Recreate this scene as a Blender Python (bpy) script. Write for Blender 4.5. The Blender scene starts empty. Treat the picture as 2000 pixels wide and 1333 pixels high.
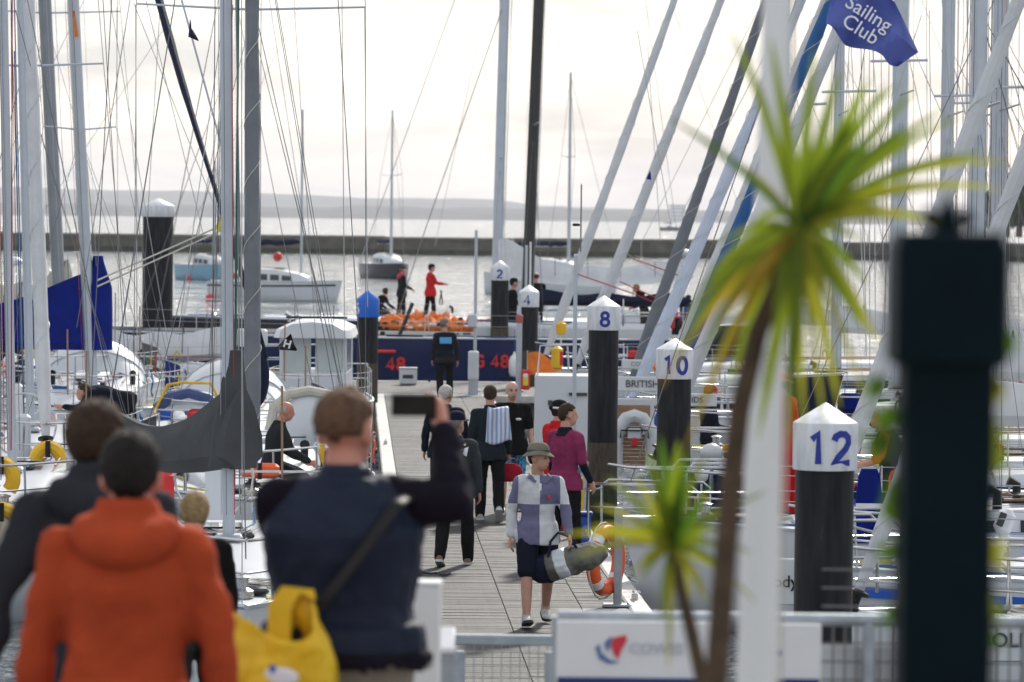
import bpy, math, random
from math import sin, cos, pi, radians, sqrt
from mathutils import Vector, Matrix, noise
random.seed(7)
SC = bpy.context.scene
COL = SC.collection
# ---------------------------------------------------------------- camera
F = 7500.0                       # focal length in pixels of a 2000 px wide frame (135 mm)
CAMZ = 4.5                       # metres above the water
PITCH = math.atan((666.5 - 425) / F)
ROLL = radians(0.62)
CR = Matrix.Rotation(pi / 2 - PITCH, 3, 'X') @ Matrix.Rotation(ROLL, 3, 'Z')
cam = bpy.data.cameras.new('camera')
camo = bpy.data.objects.new('camera', cam); COL.objects.link(camo)
cam.lens = 135; cam.sensor_width = 36; cam.clip_start = 0.2; cam.clip_end = 40000
camo.matrix_world = Matrix.Translation((0, 0, CAMZ)) @ CR.to_4x4()
cam.dof.use_dof = True; cam.dof.focus_distance = 40; cam.dof.aperture_fstop = 4.2; cam.dof.aperture_blades = 0
SC.camera = camo
# ---------------------------------------------------------------- light
SUN_EL, SUN_AZ = radians(34), radians(14)
w = bpy.data.worlds.new('World'); SC.world = w; w.use_nodes = True
nt = w.node_tree; nt.nodes.clear()
def N(t, **k):
    n = nt.nodes.new(t)
    for a, b in k.items(): setattr(n, a, b)
    return n
out = N('ShaderNodeOutputWorld'); bg = N('ShaderNodeBackground'); sky = N('ShaderNodeTexSky')
sky.sky_type = 'NISHITA'; sky.sun_disc = False; sky.sun_elevation = SUN_EL; sky.sun_rotation = SUN_AZ
sky.air_density = 1.0; sky.dust_density = 1.6
sm = N('ShaderNodeMixRGB', blend_type='MULTIPLY'); sm.inputs[0].default_value = 1; sm.inputs[2].default_value = (.12, .12, .12, 1)
nt.links.new(sky.outputs[0], sm.inputs[1])
tc = N('ShaderNodeTexCoord'); mp = N('ShaderNodeMapping'); mp.inputs['Scale'].default_value = (11, 11, 62)
nt.links.new(tc.outputs['Generated'], mp.inputs[0])
n1 = N('ShaderNodeTexNoise'); n1.inputs['Scale'].default_value = 1.0; n1.inputs['Detail'].default_value = 5; n1.inputs['Roughness'].default_value = .48; n1.inputs['Distortion'].default_value = .5
nt.links.new(mp.outputs[0], n1.inputs[0])
cr = N('ShaderNodeValToRGB'); e = cr.color_ramp.elements
e[0].position = .38; e[0].color = (.50, .55, .64, 1); e[1].position = .60; e[1].color = (1.10, 1.07, 1.02, 1)
k = cr.color_ramp.elements.new(.48); k.color = (.78, .80, .84, 1)
nt.links.new(n1.outputs[0], cr.inputs[0])
mx = N('ShaderNodeMixRGB'); mx.inputs[0].default_value = .74
nt.links.new(sm.outputs[0], mx.inputs[1]); nt.links.new(cr.outputs[0], mx.inputs[2])
nt.links.new(mx.outputs[0], bg.inputs[0]); bg.inputs[1].default_value = 1.0
nt.links.new(bg.outputs[0], out.inputs[0])
sl = bpy.data.lights.new('sun', 'SUN'); sl.energy = 3.2; sl.angle = radians(4); sl.color = (1, .95, .87)
so = bpy.data.objects.new('sun', sl); COL.objects.link(so)
sd = Vector((sin(SUN_AZ) * cos(SUN_EL), cos(SUN_AZ) * cos(SUN_EL), sin(SUN_EL)))
so.rotation_euler = sd.to_track_quat('Z', 'Y').to_euler(); so.location = (0, 0, 60)
vs = SC.view_settings; vs.view_transform = 'Standard'; vs.look = 'None'; vs.exposure = 0.24; vs.gamma = 1; vs.use_curve_mapping = False
SC.render.engine = 'CYCLES'; SC.cycles.use_denoising = True; SC.cycles.max_bounces = 6; SC.cycles.transparent_max_bounces = 6
SC.cycles.volume_bounces = 0; SC.cycles.caustics_reflective = False; SC.cycles.caustics_refractive = False
# ---------------------------------------------------------------- pixel helpers: a pixel gives a direction, Y or z gives the distance
def ray(px, py): return CR @ Vector(((px - 1000) / F, (666.5 - py) / F, -1))
def at(px, py, Y):
    d = ray(px, py); return Vector((0, 0, CAMZ)) + d * (Y / d.y)
def onz(px, py, z):
    d = ray(px, py); return Vector((0, 0, CAMZ)) + d * ((z - CAMZ) / d.z)
def V(*a): return Vector(a)
# ---------------------------------------------------------------- materials
MATS = {}
def mat(name, col, rough=.55, metal=0, var=.12, scale=6, bump=0, bscale=40, trans=0, spec=.5, alpha=1, stretch=None, emit=None):
    if name in MATS: return MATS[name]
    m = bpy.data.materials.new(name); m.use_nodes = True; t = m.node_tree; b = t.nodes['Principled BSDF']
    b.inputs['Roughness'].default_value = rough; b.inputs['Metallic'].default_value = metal
    b.inputs['Specular IOR Level'].default_value = spec
    c = (*col, 1)
    tcn = t.nodes.new('ShaderNodeTexCoord'); src = tcn.outputs['Object']
    if stretch:
        mpn = t.nodes.new('ShaderNodeMapping'); mpn.inputs['Scale'].default_value = stretch
        t.links.new(src, mpn.inputs[0]); src = mpn.outputs[0]
    if var:
        n = t.nodes.new('ShaderNodeTexNoise'); n.inputs['Scale'].default_value = scale; n.inputs['Detail'].default_value = 5
        r = t.nodes.new('ShaderNodeValToRGB'); r.color_ramp.elements[0].position = .3; r.color_ramp.elements[1].position = .7
        r.color_ramp.elements[0].color = (*[x * (1 - var) for x in col], 1); r.color_ramp.elements[1].color = (*[min(1, x * (1 + var)) for x in col], 1)
        t.links.new(src, n.inputs[0]); t.links.new(n.outputs[0], r.inputs[0]); t.links.new(r.outputs[0], b.inputs['Base Color'])
    else: b.inputs['Base Color'].default_value = c
    if bump:
        n2 = t.nodes.new('ShaderNodeTexNoise'); n2.inputs['Scale'].default_value = bscale; n2.inputs['Detail'].default_value = 3
        bp = t.nodes.new('ShaderNodeBump'); bp.inputs['Strength'].default_value = bump; bp.inputs['Distance'].default_value = .02
        t.links.new(src, n2.inputs[0]); t.links.new(n2.outputs[0], bp.inputs['Height']); t.links.new(bp.outputs[0], b.inputs['Normal'])
    if trans: b.inputs['Transmission Weight'].default_value = trans
    if alpha < 1: b.inputs['Alpha'].default_value = alpha
    MATS[name] = m; return m
def M(n): return MATS[n]
CT = bpy.data.textures.new('folds', 'CLOUDS'); CT.noise_scale = .14; CT.noise_depth = 4
def cloth(name, col, bump=.5): return mat(name, tuple(x * (.48 if max(col) < .2 else .85) for x in col), .9, 0, .14, 7, bump, 11, spec=.12)
gel = mat('gelcoat', (.63, .655, .69), .28, var=.05, scale=1.5)
gel2 = mat('gelcoat_grey', (.60, .63, .66), .4, var=.07, scale=2)
deckm = mat('deck_nonslip', (.50, .525, .55), .7, var=.1, scale=3, bump=.3, bscale=60)
alu = mat('aluminium', (.46, .50, .55), .38, .55, .08, 3)
alul = mat('light_aluminium', (.50, .55, .61), .4, .35, .06, 3)
aludk = mat('dark_aluminium', (.24, .26, .29), .4, .4, .1, 3)
carbon = mat('carbon', (.022, .023, .022), .4, 0, .2, 4)
steel = mat('stainless', (.55, .56, .58), .22, .9, .05, 5)
galv = mat('galvanised', (.36, .40, .44), .5, .55, .16, 12, .1, 60)
wire = mat('rigging_wire', (.17, .17, .175), .45, .4, 0)
wirel = mat('pale_wire', (.42, .43, .44), .4, .4, 0)
glass = mat('dark_window', (.02, .025, .03), .08, var=0)
glassl = mat('pale_window', (.50, .56, .56), .1, var=.1, scale=2)
rubber = mat('black_rubber', (.02, .02, .021), .7, var=.2)
black = mat('black_plastic', (.012, .0125, .013), .5, var=.15, spec=.25)
whitep = mat('white_paint', (.78, .79, .80), .45, var=.05, scale=3)
sailw = mat('white_sailcloth', (.60, .615, .64), .75, var=.08, scale=3, bump=.6, bscale=9)
sailc = mat('cream_sailcloth', (.52, .50, .43), .8, var=.16, scale=5, bump=.6, bscale=9)
cov_blue = mat('royal_blue_canvas', (.002, .013, .17), .85, spec=.12, var=.18, scale=3, bump=.45, bscale=6)
cov_grey = mat('grey_canvas', (.066, .069, .074), .8, spec=.2, var=.15, scale=3, bump=.5, bscale=6)
cov_navy = mat('navy_canvas', (.008, .012, .036), .8, spec=.15, var=.15, bump=.4, bscale=8)
gen_grey = mat('grey_genoa', (.15, .165, .19), .75, var=.12, scale=3, bump=.5, bscale=8)
gen_blue = mat('blue_genoa', (.012, .10, .30), .75, var=.14, scale=3, bump=.5, bscale=8)
gen_pale = mat('pale_blue_genoa', (.52, .58, .70), .75, var=.08, scale=3, bump=.5, bscale=8)
gen_dark = mat('dark_grey_genoa', (.10, .105, .115), .75, var=.12, scale=3, bump=.5, bscale=8)
navy = mat('navy_hull', (.004, .014, .080), .22, var=.1, scale=1)
navy2 = mat('dark_navy_hull', (.008, .010, .025), .25, var=.1, scale=1)
teal = mat('pale_blue_hull', (.22, .42, .55), .35, var=.08)
orange = mat('orange_cloth', (.80, .20, .015), .7, var=.2, scale=5, bump=.6, bscale=8)
orangep = mat('orange_plastic', (.80, .12, .025), .45, var=.12, scale=6)
redp = mat('red_plastic', (.62, .02, .02), .45, var=.1)
yellowp = mat('yellow_plastic', (.78, .46, .01), .5, var=.1)
bluep = mat('blue_plastic', (.008, .10, .52), .45, var=.06)
bluet = mat('blue_lettering', (.012, .03, .30), .5, var=.05)
darkt = mat('dark_lettering', (.05, .055, .065), .5, var=0)
redt = mat('red_lettering', (.70, .03, .03), .5, var=0)
whitet = mat('white_lettering', (.80, .82, .86), .6, var=0)
greent = mat('green_stripe', (.005, .12, .11), .4, var=.05)
rope_b = mat('blue_rope', (.01, .10, .30), .8, var=.2, scale=60)
rope_r = mat('red_rope', (.45, .03, .04), .8, var=.3, scale=60)
rope_w = mat('white_rope', (.55, .53, .48), .8, var=.2, scale=60)
rope_y = mat('yellow_rope', (.55, .45, .05), .8, var=.2, scale=60)
wood = mat('teak', (.30, .17, .09), .6, var=.2, scale=8, stretch=(1, 14, 1))
# ---------------------------------------------------------------- mesh builder
class MB:
    def __init__(s): s.v = []; s.f = []
    def add(s, vs, fs):
        o = len(s.v); s.v += [Vector(x) for x in vs]; s.f += [tuple(i + o for i in f) for f in fs]; return s
    def box(s, c, d, rot=None, tap=1):
        c = Vector(c); h = Vector(d) / 2; vs = []
        for z in (-1, 1):
            q = tap if z > 0 else 1
            for x, y in ((-1, -1), (1, -1), (1, 1), (-1, 1)):
                p = Vector((x * h.x * q, y * h.y * q, z * h.z))
                if rot is not None: p = rot @ p
                vs.append(c + p)
        return s.add(vs, [(3, 2, 1, 0), (4, 5, 6, 7), (0, 1, 5, 4), (1, 2, 6, 5), (2, 3, 7, 6), (3, 0, 4, 7)])
    def rbox(s, c, d, r=.02, rot=None):          # box with chamfered edges
        c = Vector(c); hx, hy, hz = [x / 2 for x in d]; r = min(r, hx * .9, hy * .9, hz * .9); rings = []
        for z, i in ((-hz, r), (-hz + r, 0), (hz - r, 0), (hz, r)):
            a, b = hx - i, hy - i; q = r if i == 0 else r * .6
            ring = [(-a + q, -b), (a - q, -b), (a, -b + q), (a, b - q), (a - q, b), (-a + q, b), (-a, b - q), (-a, -b + q)]
            rings.append([c + ((rot @ Vector((x, y, z))) if rot is not None else Vector((x, y, z))) for x, y in ring])
        return s.loft(rings)
    def loft(s, rings, cap=True, close=True):
        n = len(rings[0]); vs = [p for r in rings for p in r]; fs = []
        for i in range(len(rings) - 1):
            for j in range(n if close else n - 1):
                a, b = i * n + j, i * n + (j + 1) % n
                fs.append((a, b, b + n, a + n))
        if cap: fs.append(tuple(range(n - 1, -1, -1))); fs.append(tuple(range((len(rings) - 1) * n, len(rings) * n)))
        return s.add(vs, fs)
    def tube(s, pts, r, n=6, cap=True):
        pts = [Vector(p) for p in pts]; rs = r if isinstance(r, (list, tuple)) else [r] * len(pts)
        rings = []; up = None
        for i, p in enumerate(pts):
            d = (pts[min(i + 1, len(pts) - 1)] - pts[max(i - 1, 0)])
            if d.length < 1e-9: d = Vector((0, 0, 1))
            d.normalize()
            if up is None: up = Vector((0, 0, 1)) if abs(d.z) < .9 else Vector((1, 0, 0))
            a = d.cross(up)
            if a.length < 1e-4: a = d.cross(Vector((1, 0, 0)))
            a.normalize(); b = a.cross(d).normalized(); up = b
            rr = rs[i]; ra, rb = rr if isinstance(rr, tuple) else (rr, rr)
            rings.append([p + a * (ra * cos(2 * pi * k / n)) + b * (rb * sin(2 * pi * k / n)) for k in range(n)])
        return s.loft(rings, cap)
    def lathe(s, c, prof, n=20, axis='Z'):
        c = Vector(c); rings = []
        for r, z in prof:
            ring = []
            for k in range(n):
                x, y = r * cos(2 * pi * k / n), r * sin(2 * pi * k / n)
                ring.append(c + (Vector((x, y, z)) if axis == 'Z' else Vector((x, z, y)) if axis == 'Y' else Vector((z, x, y))))
            rings.append(ring)
        return s.loft(rings)
    def ell(s, c, r, n=12, m=8, rot=None):
        c = Vector(c); r = Vector(r) if not isinstance(r, (int, float)) else Vector((r, r, r)); rings = []
        for i in range(m + 1):
            th = pi * (.02 + .96 * i / m); ring = []
            for k in range(n):
                p = Vector((r.x * sin(th) * cos(2 * pi * k / n), r.y * sin(th) * sin(2 * pi * k / n), -r.z * cos(th)))
                ring.append(c + (rot @ p if rot is not None else p))
            rings.append(ring)
        return s.loft(rings)
    def ellring(s, c, d, rx, ry, side):           # ring round direction d; side = direction of rx
        d = Vector(d).normalized(); a = (Vector(side) - d * Vector(side).dot(d)).normalized(); b = d.cross(a)
        return [Vector(c) + a * rx * cos(2 * pi * k / 14) + b * ry * sin(2 * pi * k / 14) for k in range(14)]
    def prism(s, poly, f0, f1):                   # poly of 2d points, f0/f1 map a point to 3d on either face
        return s.loft([[f0(p) for p in poly], [f1(p) for p in poly]])
    def xf(s, mtx): s.v = [mtx @ p for p in s.v]; return s
    def mesh(s, name, m, smooth=True):
        me = bpy.data.meshes.new(name); me.from_pydata([tuple(p) for p in s.v], [], s.f); me.update()
        if smooth:
            me.polygons.foreach_set('use_smooth', [True] * len(me.polygons))
            try: me.set_sharp_from_angle(angle=radians(38))
            except Exception: pass
        for x in (m if isinstance(m, (list, tuple)) else [m]): me.materials.append(x)
        return me
    def build(s, name, m, parent=None, smooth=True):
        o = bpy.data.objects.new(name, s.mesh(name, m, smooth)); COL.objects.link(o)
        if parent is not None: o.parent = parent
        return o
def tag(o, label=None, cat=None, group=None, kind=None):
    for a, b in (('label', label), ('category', cat), ('group', group), ('kind', kind)):
        if b: o[a] = b
    return o
def thing(name, label, cat, loc=(0, 0, 0), rz=0, group=None):
    o = bpy.data.objects.new(name, None); COL.objects.link(o); o.location = loc; o.rotation_euler = (0, 0, rz)
    o.empty_display_size = .1
    return tag(o, label, cat, group)
def inv(loc, rz):
    return (Matrix.Translation(loc) @ Matrix.Rotation(rz, 4, 'Z')).inverted()
FONT = {}
def text_mb(txt, size, depth=.004, bold=0, serif=False):
    cu = bpy.data.curves.new('t', 'FONT'); cu.body = txt; cu.size = size; cu.align_x = 'CENTER'; cu.align_y = 'CENTER'
    cu.extrude = depth / 2; cu.offset = bold * .5; cu.resolution_u = 3
    ob = bpy.data.objects.new('t', cu); COL.objects.link(ob)
    me = ob.to_mesh(); mb = MB(); mb.add([v.co.copy() for v in me.vertices], [tuple(p.vertices) for p in me.polygons])
    ob.to_mesh_clear(); bpy.data.objects.remove(ob); bpy.data.curves.remove(cu)
    return mb

STROKES = {'1': [[(-.12, .22), (.04, .36), (.04, -.36)]], '0': [[(.2 * cos(a), .33 * sin(a)) for a in [2 * pi * k / 20 for k in range(21)]]],
 '2': [[(-.2, .2), (-.16, .3), (-.05, .36), (.08, .35), (.18, .27), (.19, .14), (.1, .0), (-.1, -.2), (-.2, -.33), (.22, -.33)]],
 '4': [[(.1, -.36), (.1, .36), (-.22, -.16), (.24, -.16)]],
 '5': [[(.18, .33), (-.14, .33), (-.18, .02), (-.05, .08), (.1, .06), (.2, -.06), (.19, -.22), (.08, -.33), (-.06, -.34), (-.2, -.25)]],
 '8': [[(.17 * cos(a), .18 + .16 * sin(a)) for a in [2 * pi * k / 16 for k in range(17)]], [(.2 * cos(a), -.17 + .18 * sin(a)) for a in [2 * pi * k / 18 for k in range(19)]]],
 'G': [[(.2, .22), (.08, .34), (-.08, .34), (-.2, .2), (-.22, -.05), (-.16, -.27), (0, -.35), (.17, -.28), (.2, -.02), (.02, -.02)]]}
def digits_mb(txt, size, depth=.006, w=.155):
    mb = MB(); adv = [.62 if c != ' ' else .3 for c in txt]; x0 = -sum(adv) / 2
    for c, ad in zip(txt, adv):
        for st in STROKES.get(c, []):
            P = [Vector((x, y, 0)) for x, y in st]; closed = (P[0] - P[-1]).length < 1e-4; rows = []
            for i, p in enumerate(P):
                a = P[i - 1] if i > 0 else (P[-2] if closed else None); b = P[i + 1] if i < len(P) - 1 else (P[1] if closed else None)
                d0 = (p - a).normalized() if a is not None else None; d1 = (b - p).normalized() if b is not None else None
                d0 = d0 or d1; d1 = d1 or d0; t_ = (d0 + d1); t_ = t_.normalized() if t_.length > .2 else d1
                n = Vector((-t_.y, t_.x, 0)); k = 1 / max(.82, n.dot(Vector((-d1.y, d1.x, 0)))); o = Vector((x0 + ad / 2, 0, 0))
                rows.append([(p + o + n * w / 2 * k) * size, (p + o - n * w / 2 * k) * size])
            top = [[a + Vector((0, 0, depth / 2)), b - Vector((0, 0, 0)) + Vector((0, 0, depth / 2)), b - Vector((0, 0, depth / 2)), a - Vector((0, 0, depth / 2))] for a, b in rows]
            mb.loft(top)
        x0 += ad
    return mb
# ================================================================ THE SETTING
def grid(nx, ny, fx):
    vs = [fx(i / (nx - 1), j / (ny - 1)) for j in range(ny) for i in range(nx)]
    fs = [(j * nx + i, j * nx + i + 1, (j + 1) * nx + i + 1, (j + 1) * nx + i) for j in range(ny - 1) for i in range(nx - 1)]
    return MB().add(vs, fs)
# water: one sheet to the horizon
wm = bpy.data.materials.new('sea_water'); wm.use_nodes = True; t = wm.node_tree; b = t.nodes['Principled BSDF']
b.inputs['Base Color'].default_value = (.16, .185, .20, 1); b.inputs['Roughness'].default_value = .08; b.inputs['IOR'].default_value = 1.33
tcn = t.nodes.new('ShaderNodeTexCoord')
def wnoise(sc, det, strength, dist, prev, stretch=(1, 1, 1)):
    mpn = t.nodes.new('ShaderNodeMapping'); mpn.inputs['Scale'].default_value = stretch
    n = t.nodes.new('ShaderNodeTexNoise'); n.inputs['Scale'].default_value = sc; n.inputs['Detail'].default_value = det
    bp = t.nodes.new('ShaderNodeBump'); bp.inputs['Strength'].default_value = strength; bp.inputs['Distance'].default_value = dist
    t.links.new(tcn.outputs['Object'], mpn.inputs[0]); t.links.new(mpn.outputs[0], n.inputs[0]); t.links.new(n.outputs[0], bp.inputs['Height'])
    if prev: t.links.new(prev.outputs[0], bp.inputs['Normal'])
    return bp
b1 = wnoise(.45, 5, 1.0, 2.3, None, (1, .22, 1)); b2 = wnoise(2.2, 3, .7, .3, b1, (1, .6, 1))
t.links.new(b2.outputs[0], b.inputs['Normal'])
water = MB().add([(-9000, -60, 0), (9000, -60, 0), (9000, 14000, 0), (-9000, 14000, 0)], [(0, 1, 2, 3)]).build('water', wm); tag(water, kind='structure')
# far shore: two hill ranges, their crests follow the picture
hillm = mat('far_woodland', (.075, .085, .07), .95, var=.4, scale=.01, spec=.1)
hillm2 = mat('near_shore_woodland', (.07, .072, .058), .95, var=.5, scale=.012, spec=.1)
def hill(name, Y0, Y1, crest, m, seed, rough, amp):
    def fx(u, v):
        X = (u - .5) * 9000; Y = Y0 + (Y1 - Y0) * v
        px = 1000 + X / (Y0 + (Y1 - Y0) * .5) * F
        h = crest(px)
        h *= sin(pi * min(1, v * 1.0)) ** .7 if v < 1 else 0
        h += (noise.fractal(Vector((X * rough, Y * rough * .4, seed)), .8, 2.1, 5)) * amp * (1 if 0 < v < 1 else 0)
        return (X, Y, max(-1.5, h) if 0 < v < 1 else -1.5)
    tag(grid(420, 9, fx).build(name, m), kind='structure')
def interp(tab):
    def f(x):
        if x <= tab[0][0]: return tab[0][1]
        for (a, p), (c, q) in zip(tab, tab[1:]):
            if x <= c: return p + (q - p) * (x - a) / (c - a)
        return tab[-1][1]
    return f
hill('far_hill', 8200, 10800, interp([(-4000, 62), (0, 66), (150, 62), (400, 62), (700, 50), (950, 48), (1050, 34), (1200, 30), (1450, 26), (2000, 30), (6000, 40)]), hillm, 3.1, .0045, 4)
hill('shore_hill', 5600, 6600, interp([(-4000, 18), (0, 18), (300, 16), (700, 20), (1000, 18), (1400, 17), (2000, 20), (6000, 24)]), hillm2, 9.7, .012, 5)
# breakwater: long masonry wall across the harbour mouth, built in bays
conc = mat('weathered_concrete', (.105, .095, .075), .9, var=.35, scale=.8, bump=.4, bscale=5)
conc2 = mat('pale_concrete_cap', (.19, .175, .15), .9, var=.25, scale=1.2)
algae = mat('algae_band', (.040, .045, .022), .85, var=.4, scale=1.5)
bw = thing('breakwater', 'long dark stone breakwater wall across the harbour mouth', 'wall', (0, 450, 0))
def wallp(x): return at(x, 500, 450)
def bwy(X): return 450 - 450 + X * -0.06
bay = 15.0; me = {}
for i in range(-9, 10):
    X0 = i * bay
    mbw = MB().box((X0 + bay / 2, bwy(X0 + bay / 2), .35 + .05 * sin(i * 2.3)), (bay - .1, 3.0 + .08 * sin(i * 1.7), 3.0)); mbw.build('wall_bay', conc, bw)
    MB().box((X0 + bay / 2, bwy(X0 + bay / 2), 1.98 + .05 * sin(i * 2.3)), (bay - .06, 3.3, .26)).build('coping', conc2, bw)
    MB().box((X0 + bay / 2, bwy(X0 + bay / 2) - 1.57, .22), (bay - .16, .1, .75)).build('tide_band', algae, bw)
# far ends of the breakwater run on plainly
for sgn in (-1, 1):
    MB().box((sgn * 300, bwy(sgn * 300), .3), (320, 3, 3.4)).build('wall_run', conc, bw)
# tree covered point on the far right behind the harbour
point = grid(40, 8, lambda u, v: (70 + u * 260, 470 + v * 120, (-1 if v in (0, 1) else (-1 + 6.5 * min(1, u * 5) * sin(pi * v)))))
tag(point.build('wooded_point', mat('grass_bank', (.05, .065, .03), .95, var=.4, scale=.2)), kind='structure')
# ---- haze
hz = MB().box((0, 5200, 64), (9400, 11200, 131)); 
hm = bpy.data.materials.new('haze_air'); hm.use_nodes = True; ht = hm.node_tree; ht.nodes.clear()
ho = ht.nodes.new('ShaderNodeOutputMaterial'); hv = ht.nodes.new('ShaderNodeVolumePrincipled')
hv.inputs['Color'].default_value = (.90, .92, 1.0, 1); hv.inputs['Density'].default_value = 1.0e-4; hv.inputs['Anisotropy'].default_value = .25
ht.links.new(hv.outputs[0], ho.inputs['Volume'])
haze = hz.build('haze', hm, smooth=False); tag(haze, kind='stuff'); haze.display_type = 'WIRE'
# ---- quay the photographer stands on, and the ramp down to the pontoon
QZ = 2.15
paving = mat('quay_concrete', (.22, .21, .20), .9, var=.2, scale=2, bump=.3)
tag(MB().box((0, 4.5, QZ / 2 - .3), (40, 23, QZ + .6)).build('quay', paving), kind='structure')
PD = Vector((-0.0408, 1, 0)).normalized(); PN = Vector((PD.y, -PD.x, 0))     # along / across (to the right) the pontoon
def pier(Y, off=0, z=.5):                                                     # a point of the pontoon at distance Y
    return Vector((0.03 - 0.0408 * (Y - 42), Y, z)) + PN * off
ramp_m = mat('ramp_grating', (.25, .26, .27), .7, .3, .15)
r0, r1 = V(-1.2, 16, QZ), pier(28, 0, .56)
rmp = MB()
side = (r1 - r0).cross(V(0, 0, 1)).normalized()
rmp.loft([[r0 - side * 2.2, r0 + side * 2.2, r0 + side * 2.2 - V(0, 0, .15), r0 - side * 2.2 - V(0, 0, .15)], [r1 - side * 1.2, r1 + side * 1.2, r1 + side * 1.2 - V(0, 0, .15), r1 - side * 1.2 - V(0, 0, .15)]])
tag(rmp.build('ramp', ramp_m), kind='structure')
def rampz(Y): return QZ + (.56 - QZ) * max(0, min(1, (Y - 16) / 12))
# ---- pontoon: floats, pale edge beams, cross planks with seams
HW = 1.08
def deckmat(name, col):
    m = mat(name, col, .55, var=.30, scale=2.2, bump=.5, bscale=9, stretch=(1.2, 16, 1), spec=.28); t = m.node_tree; b = t.nodes['Principled BSDF']
    g = t.nodes.new('ShaderNodeNewGeometry'); mp_ = t.nodes.new('ShaderNodeMapping'); mp_.inputs['Scale'].default_value = (1.1, .55, 1); n = t.nodes.new('ShaderNodeTexNoise'); n.inputs['Scale'].default_value = 1.0; n.inputs['Detail'].default_value = 6; n.inputs['Roughness'].default_value = .65
    r = t.nodes.new('ShaderNodeValToRGB'); r.color_ramp.elements[0].position = .38; r.color_ramp.elements[0].color = (.30, .30, .32, 1); r.color_ramp.elements[1].position = .62; r.color_ramp.elements[1].color = (1.05, 1.03, 1, 1)
    mu = t.nodes.new('ShaderNodeMixRGB'); mu.blend_type = 'MULTIPLY'; mu.inputs[0].default_value = 1; src = b.inputs['Base Color'].links[0].from_socket
    t.links.new(g.outputs['Position'], mp_.inputs[0]); t.links.new(mp_.outputs[0], n.inputs[0]); t.links.new(n.outputs[0], r.inputs[0]); t.links.new(src, mu.inputs[1]); t.links.new(r.outputs[0], mu.inputs[2]); t.links.new(mu.outputs[0], b.inputs['Base Color'])
    return m
deck_w = deckmat('grey_decking', (.046, .047, .050)); deck_w2 = deckmat('grey_decking_pale', (.062, .062, .064)); deck_w3 = deckmat('grey_decking_brown', (.048, .045, .043))
edge_m = mat('pale_edge_beam', (.50, .49, .46), .6, var=.2, scale=3, bump=.3, bscale=20)
floatm = mat('concrete_float', (.16, .16, .15), .9, var=.2)
PZ = math.atan2(-PD.x, PD.y)
P0, P1 = 27.0, 86.0
pont = thing('pontoon', 'long grey planked floating pontoon walkway with pale edges', 'pontoon', pier(P0, 0, 0), PZ)
PLEN = (pier(P1) - pier(P0)).length
pl = 0.145; rows = int(PLEN / pl)
seams = [(-HW, -.19), (-.185, .60), (.605, HW)]
pm = [[MB().rbox((0, 0, 0), (b_ - a_, pl - .008, .03), .004).mesh('plank', m_) for m_ in (deck_w, deck_w2, deck_w3)] for a_, b_ in seams]
n_single = 0; rest = MB()
first_row = int(4.5 / pl)
for r in range(rows):
    for s_, (a_, b_) in enumerate(seams):
        c = V((a_ + b_) / 2, r * pl + pl / 2, .485 + random.uniform(-.0025, .0025))
        if first_row <= r < first_row + 100:
            o = bpy.data.objects.new('plank', pm[s_][random.choice((0, 0, 1, 2))]); COL.objects.link(o); o.parent = pont; o.location = c; o.rotation_euler = (random.uniform(-.006, .006), 0, 0)
        else: rest.rbox(c, (b_ - a_, pl - .008, .03), .004)
tag(rest.build('decking', deck_w, pont), kind='stuff')
MB().box((0, PLEN / 2, .44), (2 * HW + .1, PLEN, .05)).build('bearer', floatm, pont)
for sgn in (-1, 1):
    for i in range(6):
        L_ = PLEN / 6
        MB().rbox((sgn * (HW + .12), (i + .5) * L_, .43), (.22, L_ - .02, .18), .02).build('edge_beam', edge_m, pont)
        MB().rbox((sgn * (HW + .245), (i + .5) * L_, .40), (.03, L_ - .06, .10), .01).build('rubbing_strip', black, pont)
for i in range(12):
    MB().rbox((0, (i + .5) * PLEN / 12, .10), (2.2, PLEN / 12 - .9, .62), .05).build('float', floatm, pont)
for i, (yy, sg) in enumerate(((8, -1), (14.5, -1), (21, -1), (30, -1), (9.5, 1), (13, 1), (22, 1), (33, 1), (40, -1))):
    cl = MB(); cl.box((sg * (HW + .12), yy, .545), (.06, .12, .06)); cl.tube([(sg * (HW + .12), yy - .17, .585), (sg * (HW + .12), yy - .1, .595), (sg * (HW + .12), yy + .1, .595), (sg * (HW + .12), yy + .17, .585)], .018)
    cl.build('mooring_cleat', steel, pont)
# T head
th = thing('pontoon', 'crosswise end pontoon with pale edge in front of the numbered navy yacht', 'pontoon', (-1.95, 89.3, 0), .012)
mbp = MB()
for i in range(46): mbp.rbox((0, -3.2 + i * .145, .485), (40, .137, .03), .004)
tag(mbp.build('decking', deck_w2, th), kind='stuff')
MB().box((0, 0.0, .43), (40, 6.5, .06)).build('bearer', floatm, th)
for i in range(8):
    MB().rbox((-17.5 + 5 * i, 3.45, .44), (4.96, .22, .17), .02).build('edge_beam', edge_m, th)
    if abs(-17.5 + 5 * i) > 2: MB().rbox((-17.5 + 5 * i, -3.45, .43), (4.96, .22, .17), .02).build('edge_beam', edge_m, th)
for i in range(8): MB().rbox((-17.5 + 5 * i, 0, .08), (4.2, 6, .62), .05).build('float', floatm, th)
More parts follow.
